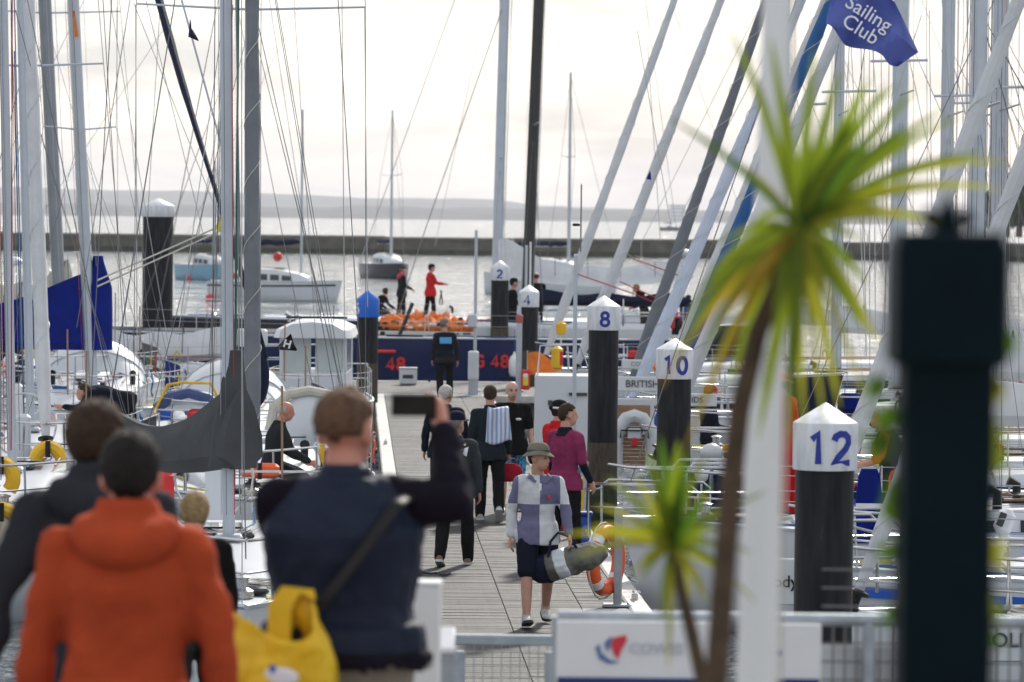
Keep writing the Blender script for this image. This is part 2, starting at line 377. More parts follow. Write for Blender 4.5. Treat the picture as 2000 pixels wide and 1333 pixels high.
# ================================================================ PILES
pilem = bpy.data.materials.new('weathered_pile'); pilem.use_nodes = True; t = pilem.node_tree; b = t.nodes['Principled BSDF']; b.inputs['Roughness'].default_value = .5
b.inputs['Specular IOR Level'].default_value = .2
tcn = t.nodes.new('ShaderNodeTexCoord'); mpn = t.nodes.new('ShaderNodeMapping'); mpn.inputs['Scale'].default_value = (7, 7, .9)
n = t.nodes.new('ShaderNodeTexNoise'); n.inputs['Scale'].default_value = 2; n.inputs['Detail'].default_value = 6
r = t.nodes.new('ShaderNodeValToRGB'); r.color_ramp.elements[0].position = .35; r.color_ramp.elements[0].color = (.006, .007, .009, 1); r.color_ramp.elements[1].position = .66; r.color_ramp.elements[1].color = (.022, .023, .027, 1); q_ = r.color_ramp.elements.new(.76); q_.color = (.075, .07, .062, 1)
t.links.new(tcn.outputs['Object'], mpn.inputs[0]); t.links.new(mpn.outputs[0], n.inputs[0]); t.links.new(n.outputs[0], r.inputs[0]); t.links.new(r.outputs[0], b.inputs['Base Color'])
weed = mat('pile_weed', (.030, .040, .012), .8, var=.6, scale=9, bump=.6, bscale=14)
rust = mat('tide_stain', (.070, .052, .036), .75, var=.5, scale=5, stretch=(5, 5, 1), bump=.3)
cap_w = mat('white_cap', (.70, .72, .76), .42, var=.16, scale=2.4, stretch=(6, 6, 1.3), bump=.1)
cap_b = mat('blue_cap', (.006, .13, .60), .42, var=.06, scale=3)
def pile(label, px, Y, py_bot_cap, wpx, hpx, hcone, txt=None, tcol=None, capm=None, tsize=.28, turn=0, dia=None, tidez=0):
    R = wpx / F * Y / 2; c = at(px, py_bot_cap, Y); S = Y / F
    root = thing('mooring_pile', label, 'pile', (c.x, c.y, 0), 0, 'piles along the pontoon')
    zc = c.z; hb = hpx * S; hc = hcone * S
    rp = R * .905 if dia is None else dia / 2
    MB().lathe((0, 0, 0), [(rp, -2.5), (rp, .9), (rp, 1.6), (rp, zc + .05)], 28).build('post', pilem, root)
    MB().lathe((0, 0, 0), [(rp + .006, -2.5), (rp + .012, .3 + tidez), (rp + .004, .75 + tidez)], 28).build('weed_band', weed, root)
    MB().lathe((0, 0, 0), [(rp + .003, .72 + tidez), (rp + .005, .9 + tidez), (rp + .002, 1.35 + tidez)], 28).build('stain_band', rust, root)
    cp = MB().lathe((0, 0, 0), [(R * .985, zc), (R, zc + .01), (R, zc + hb - .012), (R * .985, zc + hb), (R * .04, zc + hb + hc), (R * .005, zc + hb + hc)], 28).build('cap', capm or cap_w, root)
    if txt:
        tm = digits_mb(txt, tsize * 1.0, .006)
        for p in tm.v:
            a = p.x / R + turn
            q = R + .003 + p.z
            p.x, p.y, p.z = q * sin(a), -q * cos(a), zc + hb * .47 + p.y
        MB.build(tm, 'number', tcol or bluet, cp, False)
    return root
pile('black mooring pile with white cap numbered 12 behind the signboard', 1611, 27.5, 917, 127, 92, 38, '12', tsize=.30, turn=.06)
pile('black mooring pile with white cap numbered 10 behind the palm leaves', 1317, 48, 740, 73, 58, 21, '10', tsize=.30)
pile('black mooring pile with white cap numbered 8 by the waiting pair', 1179, 54, 645, 65, 47, 20, '8', tsize=.27, turn=.05)
pile('black mooring pile with white cap numbered 4 behind the red cabinet', 1033, 91, 600, 40, 30, 13, '4', tsize=.30, turn=-.2)
pile('weedy mooring pile with white cap numbered 2', 976.5, 97, 548, 38, 26, 13, '2', tsize=.28, turn=-.03, tidez=.35)
pile('black mooring pile with bright blue cap left of the pontoon', 718.5, 82, 620, 45, 36, 17, '5', whitet, cap_b, .30, turn=-1.15)
pile('thick tall black pile with plain white cap among the left yachts', 309, 100, 424, 66, 22, 14)
# ================================================================ BOATS
def hull_half(t, B, full=.62):                       # half beam along the boat, t 0 stern .. 1 bow
    if t < .45: return B / 2 * (.74 + .26 * sin(pi / 2 * (t / .45)))
    q = (t - .45) / .55
    return B / 2 * (1 - q ** 2.1) * (1 - .04 * q) + .012
def wires(root, segs, m=None, r=.005, name='shroud'):
    for a, b_ in segs: MB().tube([a, b_], r, 4).build(name, m or wire, root, False)
def make_hull(root, L, B, fb, hm, dm, stripe=None, boot=None, bowrise=.22):
    n = 22; rows_ = []; sheer = lambda t: fb * (1 + bowrise * max(0, t - .3) ** 1.6 + .04 * (1 - t))
    prof = [(0, -.45), (.35, -.38), (.68, -.18), (.86, .0), (.92, .08), (.955, .35), (.985, .7), (1, 1)]
    rings = []
    for i in range(n + 1):
        t_ = i / n; hb = hull_half(t_, B); x = -L / 2 + L * t_; sh = sheer(t_)
        fl = 1 - .55 * max(0, t_ - .6)               # finer under water near the bow
        half = []
        for u, z in prof:
            uu = u if u > .9 else u * (fl if t_ > .6 else 1)
            ov = (.35 * (1 - z) if z < 1 else 0) * max(0, t_ - .85) / .15 * 1.1      # raked stem
            half.append(V(x - ov * (L / 10), hb * uu, z * sh if z > 0 else z * .9))
        rings.append([V(p.x, -p.y, p.z) for p in reversed(half)] + half[1:])
    MB().loft(rings, cap=True, close=False).build('hull', hm, root)
    # deck with camber
    dr = []
    for i in range(n + 1):
        t_ = i / n; hb = max(.01, hull_half(t_, B) - .015); x = -L / 2 + L * t_; sh = sheer(t_)
        dr.append([V(x - (.01 if i == n else 0), hb * k, sh - .012 + .07 * (1 - k * k) * hb) for k in (-1, -.7, -.35, 0, .35, .7, 1)])
    MB().loft(dr, cap=False, close=False).build('deck', dm, root)
    for s_ in (-1, 1):
        tr = [(-L / 2 + L * i / n, s_ * (hull_half(i / n, B) - .01), sheer(i / n) + .02) for i in range(n + 1)]
        MB().tube(tr, .026, 5).build('toe_rail', alu, root)
        if stripe:
            st = MB(); pts = []
            for i in range(n):
                t_ = i / n; pts.append(t_)
            up = [V(-L / 2 + L * t_, s_ * (hull_half(t_, B) * .995 + .006), sheer(t_) * .86) for t_ in pts]
            dn = [V(-L / 2 + L * t_, s_ * (hull_half(t_, B) * .99 + .006), sheer(t_) * .76) for t_ in pts]
            st.add(up + dn, [(i, i + 1, i + 1 + n, i + n) for i in range(n - 1)]); st.build('cove_stripe', stripe, root)
    return sheer
def coachroof(root, x0, x1, wd, h, z, m, win=True, wm=None):
    rings = []; k_ = 9
    for i in range(k_):
        u = i / (k_ - 1); x = x0 + (x1 - x0) * u; tp = 1 - .45 * max(0, (u - .35) / .65) ** 1.5; hh = h * (1 - .55 * u ** 2.2); ww = wd / 2 * tp
        hh = hh if 0 < i < k_ - 1 else hh * .85
        rings.append([V(x, -ww, z - .08), V(x, -ww * .93, z + hh * .7), V(x, -ww * .84, z + hh * .94), V(x, -ww * .4, z + hh * 1.05), V(x, ww * .4, z + hh * 1.05), V(x, ww * .84, z + hh * .94), V(x, ww * .93, z + hh * .7), V(x, ww, z - .08)])
    rf = MB().loft(rings).build('coachroof', m, root)
    if win:
        for s_ in (-1, 1):
            for q in range(3):
                u0 = .08 + q * .22; u1 = u0 + .17
                pts = []
                for u in (u0, u1):
                    tp = 1 - .45 * max(0, (u - .35) / .65) ** 1.5; ww = wd / 2 * tp; hh = h * (1 - .55 * u ** 2.2); x = x0 + (x1 - x0) * u
                    pts.append((V(x, s_ * (ww * .985 + .012), z + hh * .14), V(x, s_ * (ww * .945 + .012), z + hh * .6)))
                w_ = MB().add([pts[0][0], pts[1][0], pts[1][1], pts[0][1]], [(0, 1, 2, 3)] if s_ < 0 else [(3, 2, 1, 0)])
                w_.build('window', wm or glass, rf)
    # hatch and grab rail
    MB().rbox((x0 + (x1 - x0) * .45, 0, z + h * 1.0), (.5, .5, .06), .02).build('hatch', glass, rf)
    for s_ in (-1, 1):
        MB().tube([(x0 + .3, s_ * wd * .3, z + h + .06), (x0 + (x1 - x0) * .5, s_ * wd * .26, z + h * .95 + .05)], .014, 5).build('grab_rail', wood, rf)
    return rf
def pulpit(root, L, B, sheer, xa=None, m=None):
    m = m or steel; h = .58; mb = MB()
    def ed(t_, z): return V(-L / 2 + L * t_, (hull_half(t_, B) - .05), sheer(t_) + z)
    top = [ed(.84, h), ed(.90, h), ed(.95, h), ed(.992, h)]
    full = [V(p.x, p.y, p.z) for p in top] + [V(L / 2 + .12, 0, sheer(1) + h + .03)] + [V(p.x, -p.y, p.z) for p in reversed(top)]
    mb.tube(full, .016, 6)
    mid = [V(p.x, p.y, p.z - .28) for p in top]; mb.tube(mid, .011, 5); mb.tube([V(p.x, -p.y, p.z) for p in mid], .011, 5)
    for p in (top[0], top[2]):
        for s_ in (-1, 1): mb.tube([V(p.x, s_ * p.y, p.z), V(p.x - .04, s_ * (p.y + .02), p.z - h)], .014, 5)
    mb.build('pulpit', m, root)
def lifelines(root, L, B, sheer, n=6):
    for s_ in (-1, 1):
        tops = []
        for i in range(n):
            t_ = .06 + .78 * i / (n - 1); p = V(-L / 2 + L * t_, s_ * (hull_half(t_, B) - .05), sheer(t_))
            MB().tube([p, p + V(0, 0, .62)], [.013, .011], 5).build('stanchion', steel, root); tops.append(p)
        for z in (.32, .6): MB().tube([p + V(0, 0, z) for p in tops], .005, 4).build('lifeline', wirel, root, False)
    mb = MB()
    pts = [V(-L / 2 + L * .10, s_ * (hull_half(.1, B) - .05), sheer(0) + .62) for s_ in (1, -1)]
    c1 = V(-L / 2 + .03, pts[0].y, pts[0].z); c2 = V(-L / 2 + .03, pts[1].y, pts[1].z)
    mb.tube([pts[0], c1, c2, pts[1]], .015, 6); mb.tube([c1 - V(0, 0, .3), c2 - V(0, 0, .3)], .012, 5)
    for c in (c1, c2): mb.tube([c, c - V(0, 0, .62)], .014, 5)
    mb.build('pushpit', steel, root)
def rig(root, base, lean, H, r, mm, beam, spreads, bow=None, stern=None, genoa=None, gr=.09, extra=4, hal=True, sm=None):
    """mast with its spreaders and wires; lean = local (dx,dy) per metre"""
    def P(h): return V(base.x + lean[0] * h, base.y + lean[1] * h, base.z + h)
    ms = MB().tube([P(0), P(H * .5), P(H)], [(r, r * 1.35), (r, r * 1.35), (r * .75, r * .9)], 12).build('mast', mm, root)
    MB().tube([P(0) + V(-r * 1.36, 0, 0), P(H) + V(-r * 1.0, 0, 0)], .012, 5).build('sail_track', aludk, ms)
    prev = None
    for s_ in (-1, 1):
        ch = V(base.x - .15, s_ * beam, base.z - .35)
        tips = []
        for h, hw in spreads:
            tip = P(h) + V(-.12, s_ * hw, .06); tips.append(tip)
            MB().tube([P(h), tip], [(.035, .018), (.022, .014)], 6).build('spreader', sm or alul, ms)
        chain = [ch] + tips + [P(H * .97)]
        for a, b_ in zip(chain, chain[1:]): MB().tube([a, b_], .0045, 4).build('shroud', wire, root, False)
        MB().tube([ch + V(.35, 0, 0), P(spreads[0][0] * .98)], .0036, 4).build('lower_shroud', wire, root, False)
        MB().tube([ch + V(-.35, 0, 0), P(spreads[0][0] * .98)], .0036, 4).build('lower_shroud', wire, root, False)
    if stern is not None: MB().tube([stern, P(H)], .005, 4).build('backstay', wire, root, False)
    if hal:
        rm = [wire, rope_w, rope_b, wirel, rope_r, wire]
        for i in range(extra):
            a = random.uniform(0, 6.28); q = r * 1.5 + random.uniform(.005, .03)
            MB().tube([P(.25) + V(cos(a) * q * 1.25, sin(a) * q, 0), P(H * .5) + V(cos(a) * q * 1.2, sin(a) * q, 0), P(H * .97) + V(0, sin(a) * r * .8, 0)], random.choice((.003, .004, .004)), 4).build('halyard', rm[i % 6], ms, False)
    if bow is not None:
        top = P(H * .97)
        if genoa is None: MB().tube([bow, top], .006, 4).build('forestay', wire, root, False)
        else:
            d = top - bow; n = 26; pts = []; rs = []
            for i in range(n + 1):
                u = i / n; pts.append(bow + d * u + V(0, 0, 0) - V(0, 0, .10 * sin(pi * u)))
                rs.append(gr * (.5 + .5 * min(1, u / .06)) * (1.05 - .62 * u) * (1 + .10 * sin(u * 47) + .08 * sin(u * 113)))
            g = MB().tube(pts[:-1], rs[:-1], 9).build('furled_genoa', genoa, root)
            MB().tube([pts[-2], top], .006, 4).build('forestay', wire, g, False)
            dr = d.normalized()
            MB().lathe((0, 0, 0), [(.03, -.22), (.10, -.2), (.10, -.17), (.045, -.16), (.045, -.06), (.10, -.05), (.10, -.02), (.03, 0)], 12).xf(Matrix.Translation(bow + dr * .02) @ dr.to_track_quat('Z', 'Y').to_matrix().to_4x4()).build('furler_drum', black, g)
            MB().tube([bow - dr * .22, bow - dr * .5], .012, 5).build('tack_fitting', steel, g)
            # spiral leech line
            sp = []
            for i in range(160):
                u = .01 + .6 * i / 159; a = i * .42; k = u * n; i0 = int(k); rr = rs[min(i0, n)] + .003
                x_ = dr.cross(V(0, 1, 0)).normalized() if abs(dr.y) < .9 else dr.cross(V(1, 0, 0)).normalized(); y_ = dr.cross(x_)
                sp.append(bow + d * u - V(0, 0, .10 * sin(pi * u)) + x_ * rr * cos(a) + y_ * rr * sin(a))
            MB().tube(sp, .006, 4).build('leech_line', rope_w if genoa not in (sailw,) else gel2, g, False)
    return P, ms
def boom_cover(root, mastP, zb, ang, length, m, h0=.75, h1=.28, bm=None, collar=.5, sag=0, name='sail_cover', ties=True, wmax=.17, wrap=.30):
    """boom along local -x turned by ang, with a sail bundle or cover on top"""
    d = V(-cos(ang), sin(ang), 0); sd_ = V(-d.y, d.x, 0); b0 = mastP + V(0, 0, zb)
    bo = MB().tube([b0, b0 + d * length], [(.055, .075), (.05, .065)], 8).build('boom', bm or alu, root)
    rings = []; n = 16
    for i in range(n + 1):
        u = i / n; c = b0 + d * (length * .98 * u - ((wrap if collar else .12) if i == 0 else 0))
        hh = h1 + (h0 - h1) * (max(0, 1 - u * 3.0) ** 1.5 if ties else max(0, 1 - u * 2.0) ** 1.25) + (.05 * sin(u * 17) * (.4 + u)) * (1 if ties else .25); ww = wmax * (1 - .45 * u) * (1 + (.10 if ties else .05) * sin(u * 23 + 1))
        if i == n: hh *= .6; ww *= .6
        bz = -.11 - sag * sin(pi * u)
        rings.append([c + sd_ * x + V(0, 0, z) for x, z in ((-.05 * ww / .17, bz), (-ww, bz + .12), (-ww * .95, bz + .12 + hh * .3), (-ww * .55, bz + .1 + hh * .75), (-.03, bz + .1 + hh), (.03, bz + .1 + hh), (ww * .55, bz + .1 + hh * .75), (ww * .95, bz + .12 + hh * .3), (ww, bz + .12), (.05 * ww / .17, bz))])
    sc_ = MB().loft(rings).build(name, m, bo)
    if collar: b9 = b0 - d * .085; r9 = .26 if wrap < .2 else 0; MB().tube([b9 + V(0, 0, -.1), b9 + V(0, 0, h0 * .4), b9 + V(0, 0, h0 * .75), b9 + V(0, 0, h0 + collar * .5), b9 + V(0, 0, h0 + collar)], [(max(.24, r9), max(.20, r9)), (max(.20, r9), max(.17, r9)), (max(.15, r9 * .95), max(.135, r9 * .95)), (.105, .10), (.085, .085)], 14).build('mast_collar', m, bo)
    if ties:
        for u in (.28, .45, .62, .8):
            c = b0 + d * length * u; ww = wmax * (1 - .45 * u) * 1.12; hh = h1 + .05
            tie = [c + sd_ * x + V(0, 0, z) for x, z in ((-.02, -.13), (-ww, 0), (-ww, hh * .35), (-ww * .5, hh * .8), (0, hh + .03), (ww * .5, hh * .8), (ww, hh * .35), (ww, 0), (.02, -.13))]
            MB().tube(tie, .008, 4).build('sail_tie', black if m in (sailw, sailc) else cov_navy, bo)
    return bo
def fender(root, p, m=None, s=.14, h=.55):
    p = V(*p)
    f_ = MB().lathe(p, [(.02, h / 2 + .1), (.035, h / 2 + .03), (s * .7, h / 2 - .03), (s, h / 2 - .12), (s, -h / 2 + .12), (s * .7, -h / 2 + .03), (.02, -h / 2)], 12).build('fender', m or whitep, root)
    MB().tube([p + V(0, 0, h / 2 + .09), p + V(0, 0, h / 2 + .65)], .008, 4).build('lanyard', rope_b, f_)
def sprayhood(root, x, wd, z, h, m):
    rings = []
    for i in range(6):
        u = i / 5; hh = h * (.35 + .65 * sin(pi / 2 * u)); xx = x + .95 - .95 * u
        rings.append([V(xx, wd / 2 * cos(a), z + hh * sin(a)) for a in [pi * k / 12 for k in range(13)]])
    MB().loft(rings, cap=False, close=False).build('sprayhood', m, root)
    for u in (.4, 1):
        hh = h * (.35 + .65 * sin(pi / 2 * u)); xx = x + .95 - .95 * u
        MB().tube([V(xx, (wd / 2 + .012) * cos(a), z + (hh + .012) * sin(a)) for a in [pi * k / 12 for k in range(13)]], .012, 5).build('hood_bow', steel, root)
def cockpit(root, L, B, sheer, wheel=True):
    z = sheer(.15)
    for s_ in (-1, 1):
        MB().rbox((-L * .33, s_ * B * .30, z + .16), (L * .27, .22, .36), .06).build('coaming', gel, root)
        for xx in (-L * .27, -L * .38):
            MB().lathe((xx, s_ * B * .30, z + .34), [(.075, 0), (.07, .03), (.05, .06), (.05, .13), (.07, .15), (.06, .17)], 12).build('winch', steel, root)
    MB().box((-L * .33, 0, z + .045), (L * .26, B * .42, .02)).build('cockpit_sole', wood, root)
    if wheel:
        c = V(-L * .40, 0, z + .62); pts = [c + V(0, .42 * cos(a), .42 * sin(a)) for a in [2 * pi * k / 20 for k in range(21)]]
        mb = MB().tube(pts, .016, 5)
        for k in range(5): mb.tube([c, c + V(0, .42 * cos(k * 1.2566), .42 * sin(k * 1.2566))], .009, 4)
        mb.build('steering_wheel', steel, root)
        MB().rbox((-L * .385, 0, z + .4), (.16, .2, .75), .04).build('binnacle', gel, root)
def coil(root, c, m, r=.22, n=4):
    mb = MB(); pts = []
    for i in range(n * 16):
        a = i * 2 * pi / 16; q = r * (1 + .18 * sin(i * .37)); pts.append(V(c[0] + q * cos(a), c[1] + q * .8 * sin(a), c[2] + .012 + .012 * (i // 16) + .006 * sin(i)))
    mb.tube(pts, .009, 4).build('rope_coil', m, root, False)
def yacht(label, loc, heading, L=10, B=3.2, fb=1.15, hm=None, dm=None, stripe=None, mast_x=None, H=14, r=.085, mm=None, lean=(0, 0), spreads=None,
          genoa=None, gr=.09, bowx=None, cover=None, cov_ang=0, cov_len=3.6, cov=(.75, .28), hood=None, roof=True, win=None, cang=0, collar=.5, zboom=.95, sagv=0, extra=4, fenders=2, group='moored yachts', cname='sail_cover', wmax=.17, ties=True, tackz=.42, wrap=.30):
    root = thing('yacht', label, 'yacht', (loc[0], loc[1], 0), heading, group)
    sheer = make_hull(root, L, B, fb, hm or gel, dm or deckm, stripe)
    mx_ = mast_x if mast_x is not None else L * .1
    zr = sheer(.5)
    if roof: coachroof(root, -L * .18, L * .30, B * .60, .36, zr, gel, wm=win)
    pulpit(root, L, B, sheer); lifelines(root, L, B, sheer); cockpit(root, L, B, sheer)
    zb = zr + (.33 if roof else .03)
    ca, sa = cos(-heading), sin(-heading); ll = (lean[0] * ca - lean[1] * sa, lean[0] * sa + lean[1] * ca)
    base = V(mx_, 0, zb)
    bowp = V((bowx if bowx is not None else L / 2 - .12), 0, sheer(1) + tackz)
    spreads = spreads or [(H * .36, B * .34), (H * .66, B * .26)]
    P, ms = rig(root, base, ll, H, r, mm or alul, B * .45, spreads, bowp, V(-L / 2 + .1, 0, sheer(0) + .05), genoa, gr, extra)
    MB().rbox(base + V(0, 0, .03), (.3, .26, .06), .02).build('mast_step', alu, root)
    if cover: boom_cover(root, base + V(-r * 1.4, 0, 0), zboom, cov_ang, cov_len, cover, cov[0], cov[1], None, collar, sagv, cname, ties, wmax, wrap)
    if hood: sprayhood(root, -L * .25, B * .58, zr + .2, .85, hood)
    for i in range(fenders):
        for s_ in (-1, 1):
            tt = .25 + .4 * i / max(1, fenders - 1); fender(root, (-L / 2 + L * tt, s_ * (hull_half(tt, B) + .14), fb * .55), [whitep, cov_navy][i % 2])
    coil(root, (L * .33, .25, sheer(.83) + .07), rope_w); coil(root, (L * .15, -.55, zr + .30), rope_b, .16)
    MB().lathe((L * .40, 0, sheer(.9) + .03), [(.11, 0), (.11, .06), (.06, .09), (.06, .16), (.09, .18), (.03, .2)], 12).build('windlass', steel, root)
    # small deck gear: hatch, vents, led lines, solar panel, blocks
    MB().rbox((L * .36, 0, sheer(.86) + .075), (.5, .5, .05), .02).build('fore_hatch', glass, root)
    for s_ in (-1, 1):
        vx = L * random.uniform(.0, .12); MB().tube([(vx, s_ * B * .21, zr + .3), (vx, s_ * B * .21, zr + .48), (vx + .1, s_ * B * .21, zr + .52)], [.05, .05, .065], 8).build('dorade_vent', random.choice((steel, black)), root)
        for k in range(3): MB().tube([(mx_ - .1, s_ * (.06 + .05 * k), zb + .05), (mx_ - 1.2, s_ * (.3 + .06 * k), zr + .40), (-L * .2, s_ * (.35 + .07 * k), zr + .42), (-L * .32, s_ * B * .28, sheer(.2) + .36)], .009, 4).build('led_line', random.choice((rope_b, rope_r, wire, rope_w, greent, black)), root, False)
        MB().tube([(L * .44, s_ * .2, sheer(.94) + .05), (L * .2, s_ * B * .36, sheer(.7) + .06), (-L * .3, s_ * B * .42, sheer(.2) + .06)], .012, 4).build('jackstay', random.choice((cov_navy, rope_b, rope_y)), root, False)
        MB().rbox((-L * .1, s_ * B * .40, sheer(.4) + .05), (.9, .05, .05), .01).build('genoa_track', black, root)
        MB().rbox((-L * .07, s_ * B * .40, sheer(.4) + .12), (.12, .05, .1), .02).build('car_block', black, root)
    if roof: MB().rbox((L * .02, random.uniform(-.2, .2), zr + .43), (.55, .5, .02), .006).build('solar_panel', glass, root)
    for s_ in ((-1, 1) if roof else ()):       # laced weather cloths, coils on the rail, lazy jacks
        wc = random.choice((cov_navy, gel2, cov_blue, cov_grey, cov_navy)); t0, t1 = .08, .30
        MB().loft([[V(-L / 2 + L * t_, s_ * (hull_half(t_, B) - .045), sheer(t_) + z_) for z_ in (.06, .58)] for t_ in (t0, .15, .22, t1)], False, False).build('weather_cloth', wc, root)
        for k in range(3):
            t_ = random.uniform(.32, .8); q_ = V(-L / 2 + L * t_, s_ * (hull_half(t_, B) - .02), sheer(t_) + .38); rr_ = random.uniform(.08, .13)
            MB().tube([q_ + V(rr_ * .6 * cos(a_), s_ * .015 * sin(3 * a_), rr_ * 1.5 * sin(a_) + .02 * sin(2.5 * a_)) for a_ in [.45 * i_ for i_ in range(42)]], .011, 4).build('rail_coil', random.choice((rope_b, rope_r, rope_w, rope_y, black, greent, orangep)), root, False)
        if cover and H < 17:
            for k in (.35, .7): MB().tube([P(H * .45), base + V(-cov_len * k, s_ * .14, zboom + .1)], .0035, 4).build('lazy_jack', wire, root, False)
        MB().rbox((-L * .22 + random.uniform(-.3, .3), s_ * B * .33, sheer(.3) + .13), (.38, .22, .26), .05).build('locker_bag', random.choice((cov_navy, redp, yellowp, cov_grey, bluep, black)), root)
    if random.random() < .6:
        rp_ = V(-L / 2 + .25, -B * .3, sheer(0)); MB().tube([rp_, rp_ + V(0, 0, 2.1)], .022, 6).build('radar_pole', steel, root); MB().lathe(rp_ + V(0, 0, 2.1), [(.05, 0), (.2, .03), (.22, .1), (.15, .17), (.02, .19)], 14).build('radar_scanner', gel, root)
    ens = V(-L / 2 + .06, B * .25, sheer(0) + .55); MB().tube([ens, ens + V(-.25, 0, 1.0)], .014, 5).build('ensign_staff', wood, root)
    MB().rbox((-L * .47, -B * .2, sheer(0) + .42), (.14, .42, .46), .06).build('horseshoe_buoy', random.choice((yellowp, redp, whitep, orangep)), root)
    return root, sheer, P
# ---- right row: bows towards the pontoon; bow pixel and slope of the forestay are read off the picture
RB = [  # bow px, bow py(tack), Y, slope, genoa, gr, mast r, kwargs
    ((1066, 694), 87, .343, sailw, .115, .075, dict(hm=gel, L=12, B=3.6, H=16, label='white yacht with slim white furled sail nearest the end of the pontoon', cover=sailw, hood=cov_navy)),
    ((1128, 712), 80.5, .372, sailw, .125, .08, dict(hm=gel, L=11.5, H=15, label='white yacht with thick white furled sail behind pile 8', cover=sailw)),
    ((1233, 742), 73, .335, gen_grey, .115, .11, dict(hm=navy2, L=11.5, H=15.5, label='yacht with dark grey furled sail rising beside pile 8', cover=sailw, hood=cov_navy)),
    ((1232, 785), 67.5, .405, gen_pale, .125, .085, dict(hm=gel, L=11, H=14, label='white yacht with pale blue furled sail low behind pile 10', cover=sailw)),
    ((1279, 795), 62.5, .395, sailw, .105, .085, dict(hm=gel, L=10.5, H=13.5, label='white yacht with wrinkled white furled sail just left of the blue one', cover=sailw, hood=cov_navy)),
    ((1278, 838), 57.5, .39, gen_blue, .11, .09, dict(hm=gel, L=10.5, H=13.5, label='white yacht with bright blue furled sail behind the palm', cover=sailw)),
    ((1288, 872), 52.5, .405, sailw, .105, .09, dict(hm=navy, L=10.5, H=14, label='navy hulled yacht whose white furled sail carries the club flag', cover=sailc, hood=cov_navy)),
    ((1588, 1090), 38, .355, sailw, .095, .09, dict(hm=gel, L=10, H=14, label='white yacht with white furled sail passing behind the dark green post', cover=sailw, stripe=bluep)),
    ((1677, 1165), 33.5, .36, sailw, .085, .085, dict(hm=gel, L=9.5, H=13, label='white yacht with rope bound white furled sail just right of pile 12', cover=sailw)),
]
YR = []
for i, ((bx, by), Y, sl_, gm, gr_, mr, kw) in enumerate(RB):
    bp = at(bx, by, Y); kw = dict(kw); L_ = kw['L']; fb_ = (bp.z - .42) / 1.135
    fb_ = max(.95, min(1.5, fb_))
    hd = pi - random.uniform(-.02, .02)
    mx_ = L_ / 2 - .12 - sl_ * kw['H'] * .97
    lb = kw.pop('label'); kw.pop('L')
    root, sheer, P = yacht(lb, (bp.x + (L_ / 2 - .12), Y), hd, L=L_, fb=fb_, mast_x=mx_, r=mr, genoa=gm, gr=gr_, tackz=max(.2, bp.z - fb_ * 1.125), cov_ang=random.uniform(-.04, .04), cov=(.5, .26), cov_len=3.9, extra=5, group='yachts on the right with bows to the pontoon', collar=0, sagv=.05, **kw)
    YR.append((root, sheer, P))
# ---- left: two yachts alongside the pontoon, bows to the camera, and more beyond
def left_yacht(label, px, py, Y, L, bow_dx, **kw):
    """mast foot pixel and distance; the bow points at the camera"""
    b_ = at(px, py, Y); hd = math.atan2(-1, bow_dx)
    mx_ = kw.pop('mast_x', L * .08)
    loc = V(b_.x, b_.y, 0) - V(cos(hd), sin(hd), 0) * mx_
    return yacht(label, loc, hd, L=L, mast_x=mx_, group='yachts on the left with bows to the camera', **kw)
l1 = left_yacht('white yacht alongside the pontoon with charcoal boom cover', 447, 1075, 36.6, 9.6, .11, B=3.1, fb=1.02, H=13, r=.058, lean=(-.014, 0), mast_x=.7, spreads=[(8.2, .9)],
                genoa=None, cover=cov_grey, cov_ang=-.42, cov_len=3.0, cov=(.66, .34), zboom=.80, collar=.36, sagv=.13, extra=6, mm=alul, wmax=.2, ties=False)
for s_ in (-1, 1):
    MB().tube([V(.7, s_ * .045, 1.9), V(.7 + .02, s_ * .045 + .0, 9)], .012, 5).build('green_edge', greent, l1[0])
l2 = left_yacht('white yacht alongside the pontoon with spiral charcoal furled sail', 488, 935, 49, 10.5, .074, B=3.3, fb=1.02, H=14, r=.075, lean=(-.006, 0), mast_x=1.0, spreads=[(5.72, 1.46), (10, 1.1)],
                genoa=gen_grey, gr=.105, extra=5, tackz=.35)
l3 = left_yacht('white cruiser astern of the spiral sail yacht with clear deck', 446, 850, 61, 10.5, .05, B=3.3, fb=1.0, H=13, r=.045, lean=(-.012, 0), hood=gel2, collar=0, genoa=None, spreads=[(7.4, 1.0)])
la = left_yacht('white yacht at the left edge with red halyard on its mast', 24, 935, 45.5, 10, .1, B=3.2, fb=1.05, H=14, r=.055, lean=(-.026, 0), mm=alul, genoa=None, extra=7, spreads=[(7.2, 1.1), (11, .9)])
lc = left_yacht('yacht with royal blue sail cover on its boom', 180, 760, 66, 10.5, .1, B=3.3, fb=1.15, H=14.5, r=.10, lean=(-.056, 0), mm=alu, cover=cov_blue, cov_ang=-1.32, cov_len=4.2, cov=(1.30, .58), wrap=.12, zboom=.72, collar=.22, extra=5, ties=False, wmax=.2, spreads=[(4.4, .62), (9, .9)], genoa=None, hood=gel2)
ld = left_yacht('large yacht with broad grey mast and cream sail behind the blue cover', 122, 745, 72, 12, .1, B=3.8, fb=1.25, H=18, r=.125, lean=(-.056, 0), mm=aludk, cover=sailc, cov_ang=-.7, cov_len=2.6, cov=(.9, .42), zboom=1.1, collar=0, extra=4, spreads=[(6.6, 1.4), (12, 1.1)], genoa=None)
lb_ = left_yacht('yacht whose white furled sail leans at the far left', 60, 880, 53, 10.5, .17, B=3.3, fb=1.1, H=14, r=.06, lean=(-.03, 0), genoa=sailw, gr=.10, tackz=.4)
